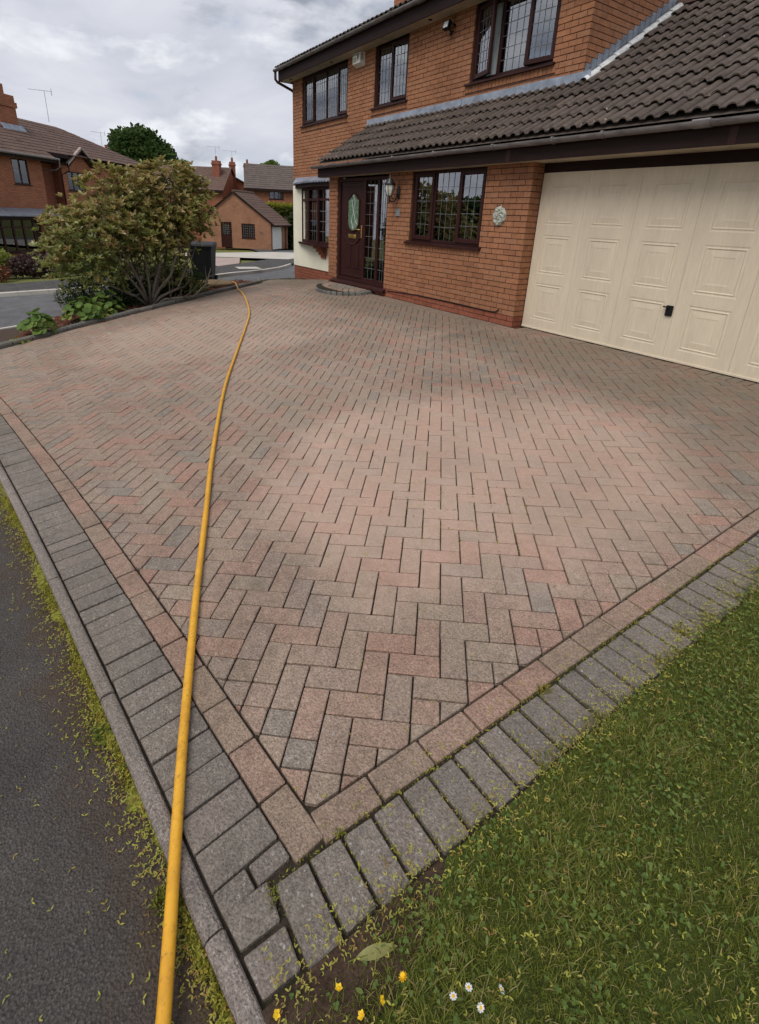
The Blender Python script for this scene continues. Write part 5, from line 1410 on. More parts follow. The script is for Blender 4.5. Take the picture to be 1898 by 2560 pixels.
plain_house('far_roof_house', 'low brick house whose roof shows between the gablet house and the dark tree', (-45.0, -2.2, -1.75), rad(84), 6.5, 6.0, 5.1, 6.55, 'far_brick_dark', 'far_tile', [], 'x', [(3.6, .9, .7, .6, 5.0, 7.45, 1)])
aerial('thin aerial beside the chimney near the large dark tree', (-45.6, 1.55, 5.6), 1.3, rad(95), 1.3)
aerial('aerial on the chimney right above the bronze shrub', (-47.7, 11.5, 5.8), 1.2, rad(80), 1.5)
aerial('aerial standing between the twin chimney stacks', (-49.2, 13.6, 5.95), 1.0, rad(70), 1.6)
# hedge and trees
hg = empty('hedge', (-42.3, 13.9, -1.65), rad(66)); tag(hg, 'tall clipped yellow-green conifer hedge between garage and far house', 'hedge')
n = 9000; px_ = rng.uniform(0, 7, n); side = rng.random(n)
pz_ = np.where(side < .35, 3.75 + rng.normal(0, .06, n), rng.uniform(0, 3.75, n)); py_ = np.where(side < .35, rng.uniform(0, 1.3, n), rng.normal(0, .07, n) + .12 * np.sin(px_ * 2.3) + .08 * np.sin(pz_ * 3.1))
P_ = np.stack([px_, py_, pz_], -1); dd_ = rdir(n, (0, -.5, .6)); Lh = rng.uniform(.14, .3, n)
V, F = leaf_arrays(P_, dd_, rdir(n, (0, -1, .5)), Lh, Lh * .6)
tt = np.clip(.15 + .25 * rng.random(n) + .6 * np.clip((pz_ - 3.45) / .35, 0, 1), 0, 1)
fast_mesh('foliage', V, F, np.repeat(tt, 2), 'hedge_leaf', hg)
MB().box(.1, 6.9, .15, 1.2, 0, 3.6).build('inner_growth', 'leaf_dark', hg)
tree('broadleaf_tree', 'large dark green broadleaf tree rising behind the roofs', (-57, 6.7, -2.2), 9.3, shift(lumpy(3.5, 30, 3, .98), 8.1), 15000, .42, 'leaf_tree', trunk_r=.35)
tree('young_tree', 'smaller lighter green tree just right of the large dark tree', (-55, 9.6, -2.2), 7.5, shift(lumpy(1.7, 12, 5), 7.0), 3500, .34, 'leaf_fresh')
tree('garden_tree', 'pale green treetop peeping over the wide brown far roof', (-58, 21.5, -2.2), 8.5, shift(lumpy(1.9, 12, 8), 8.0), 3500, .34, 'leaf_fresh')
tree('roadside_tree', 'tall dark tree across the road seen only reflected in the ground-floor window', (-17.5, -15.5, -1.2), 3.6, shift(lumpy(1.9, 18, 21), 2.4), 6000, .4, 'leaf_tree')
tree('roadside_tree', 'second dark tree across the road seen only in reflection in the glass', (-24, -16.5, -1.3), 3.4, shift(lumpy(2.0, 16, 22), 1.9), 5000, .4, 'leaf_tree')
tree('roadside_tree', 'low spreading tree across the road seen only in the front door glass', (-28, -13, -1.3), 3.4, shift(lumpy(2.0, 14, 23), 1.9), 5000, .4, 'leaf_tree')
tree('conifer', 'dark conifer in the gap beside the cream rendered wall', (-40.2, 15.8, -1.6), 3.6, [((0, 0, 1.2), (.9, .9, 1.4)), ((.2, .1, 2.2), (.6, .6, 1.0)), ((-.5, .4, .8), (.8, .8, 1.0))], 2500, .28, 'leaf_dark', cat='conifer')
# parked car, only its tail shows
car = empty('parked_car', (-38.9, 16.9, zt(-38.9, 16.9)), rad(120)); tag(car, 'silver car parked beside the hedge, tail just showing past the rendered wall', 'car')
b = MB(); prof = [(0, .35), (0, .8), (.25, 1.0), (.75, 1.42), (2.2, 1.46), (3.0, .98), (4.0, .86), (4.15, .55), (4.1, .3), (3.6, .3), (3.5, .55), (3.1, .62), (2.8, .3), (1.2, .3), (1.0, .58), (.6, .6), (.45, .3)]
vs = [(x, y, z) for y in (0, 1.65) for x, z in prof]; n_ = len(prof); b.add(vs, [(i, (i+1) % n_, n_+(i+1) % n_, n_+i) for i in range(n_)] + [tuple(range(n_))[::-1], tuple(range(n_, 2*n_))]); b.build('body', 'car_paint', car)
for x in (.8, 3.3):
    for y in (.05, 1.45): MB().tube([(x, y, .31), (x, y + .18, .31)], .31, 16).build('wheel', 'black_plastic', car)
MB().box(.8, 2.3, -.004, 1.654, 1.05, 1.36).build('side_windows', 'glass_far', car)
# front garden of the house across the road
def bush(name, label, base, blobs, n, size, mat, cat='shrub', group=None, stems=5, aspect=.55, tint=None):
    t = empty(name, base); tag(t, label, cat, group)
    s_ = MB()
    for k in range(stems):
        c, r = blobs[k % len(blobs)]; a = k * 2.4
        s_.tube([(0.02 * math.cos(a), .02 * math.sin(a), -.05), (c[0] * .5 + .06 * math.cos(a), c[1] * .5 + .06 * math.sin(a), c[2] * .6), (c[0] + r[0] * .4 * math.cos(a), c[1] + r[1] * .4 * math.sin(a), c[2] + r[2] * .3)], [.018, .013, .006], 5)
    s_.build('stems', 'bark_stem', t)
    crown('foliage', mat, t, blobs, n, size, tint=tint, aspect=aspect)
    return t
def gz(x, y): return (x, y, zt(x, y))
bush('shrub', 'bright yellow-green rounded shrub in front of the long bay window', gz(-16.9, -6.36), [((0, 0, .45), (.5, .46, .46)), ((-.2, .35, .34), (.34, .34, .34))], 1600, .12, 'leaf_yellowgreen')
bush('shrub', 'dull purple mounded shrub left of the bronze shrub across the road', gz(-16.5, -5.35), [((0, 0, .36), (.5, .55, .38)), ((.1, .6, .34), (.42, .46, .36)), ((0, -.42, .3), (.34, .34, .3))], 3000, .10, 'leaf_purple')
bush('shrub', 'low reddish shrub at the foot of the yellow-green shrub', gz(-15.7, -6.45), [((0, 0, .2), (.5, .45, .25))], 700, .09, 'bark_chip')
bush('shrub', 'green shrub partly hidden behind the bronze shrub near the porch', gz(-16.8, -3.9), [((0, 0, .42), (.6, .6, .46)), ((.2, .75, .5), (.5, .5, .5))], 2200, .12, 'leaf_fresh')
bush('shrub', 'pale flowering shrub glimpsed through the bronze shrub stems', gz(-17.5, -3.3), [((0, 0, .35), (.6, .9, .4))], 900, .10, 'leaf_yellowgreen')
# ================================================================== planting bed
bed = drape('planting_bed', [(x - .05, y) for x, y in BED] + [(-8.3, -.52), (-8.9, -.75), (-9.42, -1.3), (-9.0, -2.05), (-8.2, -3.1), (-7.3, -4.2), (-6.65, -5.1), (-6.3, -5.7), (-5.4, -5.9), (-4.7, -6.1)], .02, 'bark_soil', .4)
tag(bed, kind='structure')
n = 4200      # bark chips
k_ = rng.random(n); s_ = rng.random(n)
bx = np.array([p[0] for p in BED]); by = np.array([p[1] for p in BED])
yy_ = -5.9 + 5.2 * k_; xf = np.interp(yy_, by, bx) - .13; xb = np.interp(yy_, [p[1] for p in ROADN], [p[0] for p in ROADN]) + .1
xx_ = xf + (xb - xf) * s_ ** 1.6
P_ = np.stack([xx_, yy_, zt(xx_, yy_) + .022 + rng.random(n) * .015], -1); Lc = rng.uniform(.02, .06, n)
V, F = leaf_arrays(P_, rdir(n) * np.array([1, 1, .25]), rdir(n, (0, 0, 1.2)), Lc, Lc * .5, .05)
tag(fast_mesh('bark_chips', V, F, np.repeat(rng.random(n), 2), 'bark_chip'), 'reddish bark chips covering the planting bed', 'bark chips', kind='stuff')

# ---- the big bronze shrub
SB = Vector((-6.38, -3.64, float(zt(-6.38, -3.64))))
sh = empty('bronze_shrub', SB); tag(sh, 'large multi-stemmed evergreen shrub with bronze young leaves beside the drive', 'shrub')
blobs = [((-6.4, -3.0, 1.52), (.8, .70, .64)), ((-6.4, -4.05, 1.32), (.8, .68, .66)), ((-6.5, -3.55, .98), (.95, .85, .72)), ((-6.45, -4.85, .76), (.85, .58, .52)), ((-6.35, -2.78, 1.2), (.7, .5, .46)), ((-6.4, -3.55, 1.55), (.6, .5, .45)),
         ((-6.45, -5.15, .4), (.55, .32, .3)), ((-6.5, -4.55, .3), (.8, .7, .42)), ((-7.0, -3.5, .4), (.6, .9, .6)), ((-6.3, -2.6, 1.55), (.42, .36, .38)), ((-6.6, -3.1, .25), (.5, .32, .34)), ((-6.35, -4.35, .95), (.8, .6, .5))]
Vs, Fs, Ts, Vo, Fo, To = [], [], [], [], [], []; b0 = b1 = 0
stems = MB()
tips = []
tot = sum(r[0] * r[1] * r[2] for c, r in blobs)
for c, r in blobs:
    m_ = int(1750 * (r[0] * r[1] * r[2]) / tot) + 34
    p, v = ell_points(m_, c, r, .7); p = p + v * (np.minimum(rng.exponential(.09, (m_, 1)), .22) - .05) + rng.normal(0, .05, (m_, 3))
    ok = np.ones(m_, bool)
    # the open middle, where the bare stems show on the side of the drive
    ok &= ~((p[:, 0] > -6.65) & (np.abs(p[:, 1] + 3.5) < .5) & (p[:, 2] < .42 + .25 * rng.random(m_)) & (rng.random(m_) < .85))
    ok &= p[:, 2] > -.3
    for q_, vv in zip(p[ok], v[ok]): tips.append((q_, vv))
for k in range(150):
    c, r = blobs[random.choice([0, 1, 3, 5, 0, 9, 6, 1])]; a = random.random() * 6.28; kk = math.sqrt(random.random()) * .85
    p0 = np.array([c[0] + r[0] * kk * math.cos(a), c[1] + r[1] * kk * math.sin(a), c[2] + r[2] * math.sqrt(1 - kk * kk)])
    hh_ = random.uniform(.04, .18)
    for j in range(3): tips.append((p0 + np.array([random.gauss(0, .03), random.gauss(0, .03), hh_ * (j + 1) / 3]), np.array([0.1, 0, 1.6])))
for q_, vv in tips:
    up_ = vv * .55 + np.array([.15, 0, .75]); up_ /= np.linalg.norm(up_)
    m_ = rng.integers(5, 9); a = rng.random() * 6.28
    e1 = np.cross(up_, [.3, .5, .8]); e1 /= np.linalg.norm(e1); e2 = np.cross(up_, e1)
    an = a + np.arange(m_) * 2.4
    d = (np.cos(an)[:, None] * e1 + np.sin(an)[:, None] * e2) * rng.uniform(.45, 1.0, (m_, 1)) + up_ * rng.uniform(.3, 1.3, (m_, 1))
    L = rng.uniform(.06, .12, m_)
    V, F = leaf_arrays(q_ - up_ * .03 * rng.random((m_, 1)), d, np.tile(up_, (m_, 1)) + rdir(m_) * .25, L, L * .42, .18, .18)
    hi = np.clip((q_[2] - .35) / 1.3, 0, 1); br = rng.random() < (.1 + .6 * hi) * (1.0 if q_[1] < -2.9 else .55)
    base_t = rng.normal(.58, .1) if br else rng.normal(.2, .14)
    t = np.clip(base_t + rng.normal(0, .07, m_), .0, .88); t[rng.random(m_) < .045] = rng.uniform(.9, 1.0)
    if br or hi > .5: Vs.append(V); Fs.append(F + b0); Ts.append(np.repeat(t, 2)); b0 += len(V)
    else: Vo.append(V); Fo.append(F + b1); To.append(np.repeat(np.clip(t * 2.2, 0, 1), 2)); b1 += len(V)
OFF = np.array(SB)
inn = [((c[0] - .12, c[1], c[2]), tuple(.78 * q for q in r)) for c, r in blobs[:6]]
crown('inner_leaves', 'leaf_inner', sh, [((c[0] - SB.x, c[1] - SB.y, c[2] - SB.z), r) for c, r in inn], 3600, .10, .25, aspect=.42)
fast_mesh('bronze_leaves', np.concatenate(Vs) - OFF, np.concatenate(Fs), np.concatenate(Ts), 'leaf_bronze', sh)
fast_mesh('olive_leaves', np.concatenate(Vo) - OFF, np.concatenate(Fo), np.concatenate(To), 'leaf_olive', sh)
mains = [[(0, 0, -.05), (-.02, .02, .4), (.03, -.02, .9), (.0, .05, 1.5), (-.05, .0, 2.2)],
         [(0, 0, -.05), (.05, .22, .18), (.1, .55, .34), (.15, .75, .75), (.1, .9, 1.3)],
         [(0, 0, -.05), (.08, .28, .12), (.2, .85, .18), (.25, 1.12, .42), (.2, 1.25, .75)],
         [(0, 0, -.05), (.05, -.25, .2), (.1, -.8, .48), (.1, -1.2, .75), (.05, -1.5, 1.1)],
         [(0, 0, -.05), (.05, -.1, .35), (.1, -.3, .85), (.1, -.55, 1.4), (0, -.7, 1.9)],
         [(0, 0, -.05), (.0, .12, .4), (.05, .3, .9), (.05, .5, 1.5), (0, .6, 2.1)],
         [(0, 0, -.05), (-.15, -.1, .4), (-.4, -.2, .9), (-.6, -.2, 1.4)], [(0, 0, -.05), (-.1, .2, .4), (-.4, .5, .9), (-.5, .6, 1.4)],
         [(0, 0, -.05), (.1, .18, .3), (.22, .42, .62), (.2, .62, 1.1), (.1, .75, 1.7)], [(0, 0, -.05), (.12, -.15, .3), (.2, -.5, .8), (.2, -.85, 1.2)]]
for mm in mains:
    L_ = len(mm); stems.tube([(x + random.gauss(0, .012), y + random.gauss(0, .012), z) for x, y, z in mm], [.034 * (1 - .8 * i / (L_ - 1)) + .004 for i in range(L_)], 7)
    for k in range(9):
        i = random.randrange(1, L_ - 1); a = Vector(mm[i]).lerp(Vector(mm[i + 1]), random.random()); dr_ = Vector((random.gauss(.1, .5), random.gauss(a.y * .5, .45), random.uniform(.3, 1))).normalized() * random.uniform(.25, .6)
        stems.tube([a, a + dr_ * .5 + Vector((0, 0, -.03)), a + dr_ * 1.0 + Vector((0, 0, .05))], [.012, .008, .003], 5)
stems.build('stems', 'bark_stem', sh, smooth=True)
# darker plants under it
bush('dark_shrub', 'dense dark evergreen mound under the bronze shrub', gz(-6.95, -4.35), [((0, 0, .22), (.65, .95, .42)), ((.2, .55, .2), (.5, .5, .36)), ((.35, -.25, .12), (.45, .55, .28))], 9000, .055, 'leaf_dark', aspect=.4)
bush('dark_shrub', 'dark evergreen mound at the back of the bed behind the bare stems', gz(-7.5, -3.3), [((0, 0, .3), (.5, .9, .5)), ((0, .7, .25), (.45, .5, .42))], 8000, .055, 'leaf_dark', aspect=.4)
bush('olive_shrub', 'olive green shrub at the foot of the black wheelie bin', gz(-7.5, -2.75), [((0, 0, .22), (.5, .36, .3)), ((.15, .3, .12), (.42, .32, .18)), ((0, -.3, .35), (.4, .35, .35))], 2200, .08, 'leaf_olive', aspect=.42)
# lobed-leaf perennials at the end of the bed
def perennial(name, label, base, r, h, n, mat='leaf_fresh', size=.075):
    t = empty(name, base); tag(t, label, 'plant', 'leafy plants at the end of the bed')
    st_ = MB(); Vv, Ff, Tt = [], [], []; b = 0
    for i in range(n):
        a = rng.random() * 6.28; k = math.sqrt(rng.random()); p = np.array([r * k * math.cos(a), r * k * math.sin(a), h * (1.05 - .75 * k * k) * rng.uniform(.6, 1.05)])
        if i % 3 == 0: st_.tube([(p[0] * .2, p[1] * .2, -.02), (p[0] * .7, p[1] * .7, p[2] * .6), tuple(p)], [.004, .0035, .002], 4)
        nm = np.array([math.cos(a) * k, math.sin(a) * k, 1.1]) + rng.normal(0, .3, 3); nm /= np.linalg.norm(nm)
        e1 = np.cross(nm, [0.2, .9, .1]); e1 /= np.linalg.norm(e1); e2 = np.cross(nm, e1); R_ = size * rng.uniform(.6, 1.15); m_ = 14
        ang = np.arange(m_) / m_ * 6.283 + rng.random()
        rr = R_ * (.82 + .18 * np.abs(np.cos(ang * 2.5))) * np.where(np.arange(m_) % 2 == 0, 1, .9)
        ring_ = p + rr[:, None] * (np.cos(ang)[:, None] * e1 + np.sin(ang)[:, None] * e2) + nm * (rr[:, None] * .25)
        Vv.append(np.vstack([p[None], ring_])); Ff.append(np.array([[b, b + 1 + q, b + 1 + (q + 1) % m_] for q in range(m_)])); Tt.append(np.full(m_, rng.random() if rng.random() > .06 else 1.)); b += m_ + 1
    st_.build('stalks', 'leaf_fresh', t); fast_mesh('leaves', np.concatenate(Vv), np.concatenate(Ff), np.concatenate(Tt), mat, t)
perennial('geranium_plant', 'small clump of round lobed green leaves at the near end of the bed', gz(-4.92, -5.68), .26, .38, 70)
perennial('geranium_plant', 'wide clump of lobed green leaves between the bronze shrub and the small clump', gz(-5.5, -4.92), .36, .42, 110)
perennial('geranium_plant', 'leafy green clump tucked under the left edge of the bronze shrub', gz(-5.85, -4.5), .32, .42, 80)
perennial('edge_weed', 'low weeds growing along the foot of the bed kerb', gz(-4.62, -5.95), .16, .06, 40, 'leaf_yellowgreen', .03)
tw_ = empty('bare_twigs', gz(-5.3, -5.15)); tag(tw_, 'long bare twigs arching from the bed towards the road', 'twigs')
for q_ in ([(0, 0, 0), (-.5, -.35, .35), (-1.2, -.75, .62)], [(0, .05, 0), (-.35, -.2, .4), (-.9, -.35, .75)], [(-.05, .1, 0), (-.3, -.1, .45), (-.7, -.15, .85)]): MB().tube(q_, [.007, .005, .002], 5).build('twig', 'bark_stem', tw_)
# round slab and wheelie bin
sl_ = empty('round_slab', (-8.2, -1.72, float(zt(-8.2, -1.72)) + .03), rad(20)); tag(sl_, 'flat round brown slab lying on the bark where the hose ends', 'stepping stone')
def disc(r, z0, z1, ax=1., n=28, wob=.02):
    P = [(r * ax * (1 + wob * math.sin(3 * t) + wob * .6 * math.sin(7 * t)) * math.cos(t), r * (1 + wob * math.sin(3 * t)) * math.sin(t)) for t in (2 * math.pi * k / n for k in range(n))]
    b = MB(); i_ = inset(P, .015); vs = [(x, y, z0) for x, y in P] + [(x, y, z1 - .012) for x, y in P] + [(x, y, z1) for x, y in i_]
    return b.add(vs, [(k * n + j, k * n + (j + 1) % n, (k + 1) * n + (j + 1) % n, (k + 1) * n + j) for k in (0, 1) for j in range(n)] + [tuple(range(2 * n, 3 * n))])
disc(.50, .045, .10, 1.0).build('top_slab', 'doormat_stone', sl_); disc(.44, -.03, .043, 1.0).build('lower_slab', 'doormat_stone', sl_, (-.05, -.06, 0))
bn = empty('wheelie_bin', (-9.55, -1.55, float(zt(-9.4, -1.4)) - .01), rad(62)); tag(bn, 'black wheelie bin standing behind the bronze shrub at the kerb', 'wheelie bin')
b = MB(); hw, dp_ = .285, .36
lo = [(-hw * .82, -dp_ * .72), (hw * .82, -dp_ * .72), (hw * .82, dp_ * .62), (-hw * .82, dp_ * .62)]; hi_ = [(-hw, -dp_), (hw, -dp_), (hw, dp_), (-hw, dp_)]
b.add([(x, y, .05) for x, y in lo] + [(x, y, .93) for x, y in hi_] + [(x * 1.08, y * 1.06, .93) for x, y in hi_] + [(x * 1.08, y * 1.06, .98) for x, y in hi_], [(3, 2, 1, 0)] + [(k * 4 + j, k * 4 + (j + 1) % 4, k * 4 + 4 + (j + 1) % 4, k * 4 + 4 + j) for k in range(3) for j in range(4)])
for sx in (-1, 1): b.add([(sx * hw * .5 - .012, -dp_ * .73, .08), (sx * hw * .5 + .012, -dp_ * .73, .08), (sx * hw * .6 + .012, -dp_ * 1.02, .9), (sx * hw * .6 - .012, -dp_ * 1.02, .9), (sx * hw * .5 - .012, -dp_ * .69, .08), (sx * hw * .5 + .012, -dp_ * .69, .08)], [(0, 1, 2, 3)])
b.build('body', 'black_plastic', bn)
b = MB(); b.add([(-.32, -.41, .985), (.32, -.41, .985), (.32, .41, 1.0), (-.32, .41, 1.0), (-.29, -.37, 1.03), (.29, -.37, 1.03), (.29, .38, 1.07), (-.29, .38, 1.07)], [(0, 3, 2, 1), (4, 5, 6, 7), (0, 1, 5, 4), (1, 2, 6, 5), (2, 3, 7, 6), (3, 0, 4, 7)]); b.build('lid', 'black_plastic', bn)
MB().tube([(-.24, .40, .98), (-.24, .47, 1.0), (.24, .47, 1.0), (.24, .40, .98)], .018, 8).build('handle', 'black_plastic', bn)
for sx in (-1, 1): MB().tube([(sx * .23, .27, .10), (sx * .29, .27, .10)], .10, 18).build('wheel', 'black_plastic', bn)
MB().tube([(-.28, .27, .10), (.28, .27, .10)], .014, 8).build('axle', 'black_plastic', bn)

# ================================================================== hose
hp = [(4.62, -5.93), (4.27, -5.81), (3.66, -5.615), (2.86, -5.335), (1.99, -5.02), (1.13, -4.70), (.03, -4.26), (-1.09, -3.76), (-2.84, -2.93), (-3.74, -2.52), (-4.75, -2.17), (-6.0, -1.80), (-6.75, -1.62), (-7.35, -1.47), (-7.75, -1.42)]
hz_ = [.0168] * 11 + [.024, .03, .12, .12]
def cat_rom(P, k=8):
    o = []
    for i in range(len(P) - 1):
        p0, p1, p2, p3 = [np.array(P[max(0, min(len(P) - 1, j))]) for j in (i - 1, i, i + 1, i + 2)]
        for t in np.arange(k) / k: o.append(.5 * ((2 * p1) + (-p0 + p2) * t + (2 * p0 - 5 * p1 + 4 * p2 - p3) * t * t + (-p0 + 3 * p1 - 3 * p2 + p3) * t ** 3))
    o.append(np.array(P[-1])); return o
hq = cat_rom([(x, y, z) for (x, y), z in zip(hp, hz_)])
RH = .0165
kz = lambda x, y: -.034 if y < ys(x) - .27 else 0.
path = []
for i, p in enumerate(hq):
    x, y = p[0] + .0015 * math.sin(i * .7), p[1] + .0015 * math.sin(i * .45 + 1)
    path.append((x, y, float(zt(x, y)) + p[2]))
# where it crosses the kerb it stays straight above the path
hose = MB(); hose.tube(path, RH, 12)
tag(hose.build('garden_hose', 'hose_yellow', smooth=True), 'long orange-yellow hose snaking across the drive to the planting bed', 'hose')

# ================================================================== lawn, moss and litter
lw = drape('lawn', [(4.372, -5.66), (4.372, .3), (9, .3), (9, -5.05), (6, -5.45)], .0, 'lawn_ground', .3); tag(lw, kind='structure')
def patch(x, y):   # bare soil at the corner by the kerb
    return np.exp(-(((x - 4.40) / .10) ** 2 + ((y + 5.46) / .17) ** 2))
so = drape('bare_soil', [(4.368, -5.65), (4.368, -5.1), (4.42, -5.15), (4.5, -5.32), (4.53, -5.5), (4.52, -5.615)], .006, 'soil', .1); tag(so, kind='structure')
def blades(n, x0, x1, y0, y1, h0, h1, wd, edge):
    x = rng.uniform(x0, x1, n); y = rng.uniform(y0, y1, n)
    ed = edge(y) + .03 * np.sin(y * 13 + 2 * np.sin(y * 5)) + .022 * np.sin(y * 37 + 1) * np.sin(y * 9) + rng.normal(0, .008, n)
    ok = (x > ed) & (rng.random(n) > .93 * patch(x, y)) & (y > -5.49 + .125 * (x - 3.77) - .2)
    cl = .5 + .5 * np.sin(x * 9 + 2 * np.sin(y * 5)) * np.sin(y * 7 + 1)
    x, y, cl, ed = x[ok], y[ok], cl[ok], ed[ok]; n = len(x)
    h = rng.uniform(h0, h1, n) * (.6 + .6 * cl) * np.clip(.45 + (x - ed) * 6, .45, 1)
    a = rng.random(n) * 6.283; lean = rng.uniform(.2, 1.3, n) * h; dx, dy = np.cos(a) * lean, np.sin(a) * lean
    b = rng.random(n) * 6.283; wx, wy = np.cos(b) * wd, np.sin(b) * wd; z = zt(x, y) + .004
    P = np.stack([np.stack([x - wx, y - wy, z], -1), np.stack([x + wx, y + wy, z], -1), np.stack([x + dx * .4 + wx * .8, y + dy * .4 + wy * .8, z + h * .62], -1), np.stack([x + dx * .4 - wx * .8, y + dy * .4 - wy * .8, z + h * .62], -1),
                  np.stack([x + dx + wx * .15, y + dy + wy * .15, z + h], -1), np.stack([x + dx - wx * .15, y + dy - wy * .15, z + h], -1)], 1).reshape(-1, 3)
    q = np.arange(n)[:, None] * 6; F = np.concatenate([q + [[0, 1, 2, 3]], q + [[3, 2, 4, 5]]], 1).reshape(-1, 4)
    t = np.clip(rng.normal(.42, .24, n) + .3 * (cl - .5), 0, .95); t[rng.random(n) < .08] = 1.
    return P, F, np.repeat(t, 2)
edge_ = lambda y: 4.375 - .055 * np.clip((y + 5.0) / 2.0, 0, 1)
A_ = [blades(150000, 4.28, 5.25, -5.75, -2.4, .010, .030, .0011, edge_), blades(30000, 5.25, 7.5, -5.6, -1.0, .02, .05, .002, edge_), blades(16000, 4.28, 5.25, -2.4, .2, .02, .045, .002, edge_)]
V = np.concatenate([a[0] for a in A_]); offs = np.cumsum([0] + [len(a[0]) for a in A_[:-1]]); F = np.concatenate([a[1] + o for a, o in zip(A_, offs)]); T = np.concatenate([a[2] for a in A_])
tag(fast_mesh('grass', V, F, T, 'grass_blade'), 'short rough lawn grass beside the drive', 'grass', kind='stuff')
# clover and small weeds in the lawn
n = 9000; x = rng.uniform(4.33, 5.3, n); y = rng.uniform(-5.65, -2.4, n)
cl = np.sin(x * 11 + 1.5 * np.sin(y * 6)) * np.sin(y * 8 + 2)
ok = (x > edge_(y) + .01) & (cl + rng.normal(0, .35, n) > -.05) & (rng.random(n) > .9 * patch(x, y)); x, y = x[ok], y[ok]; n = len(x)
c0 = np.stack([x, y, zt(x, y) + rng.uniform(.008, .034, n)], -1); c3 = np.repeat(c0, 3, 0); an = (rng.random(n)[:, None] * 6.283 + np.array([[0, 2.1, 4.2]])).ravel()
d = np.stack([np.cos(an), np.sin(an), rng.normal(.1, .2, 3 * n)], -1); L = np.repeat(rng.uniform(.004, .009, n), 3)
V, F = leaf_arrays(c3, d, rdir(3 * n) * .3 + np.array([0, 0, 1]), L, L * 1.0, .1)
tag(fast_mesh('clover', V, F, np.repeat(np.repeat(rng.random(n), 3), 2), 'clover_leaf'), 'clover and small weeds growing through the lawn', 'clover', kind='stuff')
n = 600; x = rng.uniform(4.40, 5.2, n); y = rng.uniform(-5.6, -2.5, n)      # broad weed leaves
V, F = leaf_arrays(np.stack([x, y, zt(x, y) + rng.uniform(.01, .035, n)], -1), rdir(n) * np.array([1, 1, .3]), rdir(n) * .4 + np.array([0, 0, 1]), rng.uniform(.012, .024, n), rng.uniform(.005, .010, n), .1)
tag(fast_mesh('weed_leaves', V, F, np.repeat(rng.random(n), 2), 'clover_leaf'), 'broad weed leaves among the lawn grass', 'weeds', kind='stuff')
# fallen yellow-green flower bits: little paired strips
def bits(x, y, dz, size=(.006, .013)):
    n = len(x); c = np.stack([x, y, zt(x, y) + dz], -1); c2 = np.repeat(c, 2, 0); a = rng.random(n) * 6.283; sp__ = rng.uniform(.5, 1.2, n)
    an = np.stack([a - sp__, a + sp__], 1).ravel(); L = np.repeat(rng.uniform(*size, n), 2)
    d = np.stack([np.cos(an), np.sin(an), np.abs(rng.normal(.15, .25, 2 * n))], -1)
    V, F = leaf_arrays(c2, d, rdir(2 * n) * .5 + np.array([0, 0, 1]), L, L * .34, .1, .1)
    return V, F, np.repeat(np.repeat(rng.random(n), 2), 2)
xs1 = rng.uniform(.2, 4.5, 2600) ** 1.0; ys1 = np.array([ys(v) for v in xs1]) - .262; off1 = rng.exponential(.03, 2600); y1_ = ys1 - .004 - off1
xs2 = rng.uniform(2.2, 4.8, 240); y2_ = np.array([ys(v) for v in xs2]) - .28 - rng.uniform(0, .7, 240)
ye = rng.uniform(-5.6, -2.6, 1500); xe = edge_(ye) + rng.normal(-.005, .035, 1500)
yl = rng.uniform(-5.6, -2.6, 1500); xl = 4.4 + rng.uniform(0, .75, 1500)
xd = rng.uniform(1.0, 4.3, 420); yd = rng.uniform(-5.4, -2.4, 420); xr = rng.uniform(4.1, 4.36, 260); yr = rng.uniform(-5.4, -2.6, 260)
B_ = [bits(xs1, y1_, -.030 + rng.random(2600) * .02 * np.exp(-off1 * 20)), bits(xs2, y2_, -.031), bits(xe, ye, .012 + rng.random(1500) * .02), bits(xl, yl, .018 + rng.random(1500) * .012), bits(xd, yd, .002, (.006, .013)), bits(xr, yr, .003)]
offs = np.cumsum([0] + [len(a[0]) for a in B_[:-1]])
tag(fast_mesh('fallen_flowers', np.concatenate([a[0] for a in B_]), np.concatenate([a[1] + o for a, o in zip(B_, offs)]), np.concatenate([a[2] for a in B_]), 'litter_leaf'), 'fallen yellow-green tree flowers scattered on paving, path and lawn', 'litter', kind='stuff')
# cushions of moss against the kerb
mc = MB(); nx_ = 520
for i in range(nx_ + 1):
    x = .05 + 4.7 * i / nx_; wv_ = max(.003, .018 + .014 * math.sin(x * 6) + .014 * math.sin(x * 17 + 1) + .012 * math.sin(x * 41) + random.gauss(0, .006)); hv = min(.010, wv_ * .4)
    for k in range(5):
        t = k / 4; y = ys(x) - .2625 - wv_ * t; mc.v.append((x, y, float(zt(x, y)) - .034 + hv * math.cos(t * 1.5) * (1 + .5 * random.random()) + random.random() * .003))
for i in range(nx_):
    for k in range(4): mc.f.append((i * 5 + k, i * 5 + k + 1, i * 5 + k + 6, i * 5 + k + 5)); mc.t.append(min(.9, max(0, random.gauss(.22, .22))))
tag(mc.build('moss_cushion', 'moss_leaf'), 'low cushions of moss packed against the kerb', 'moss', kind='stuff')
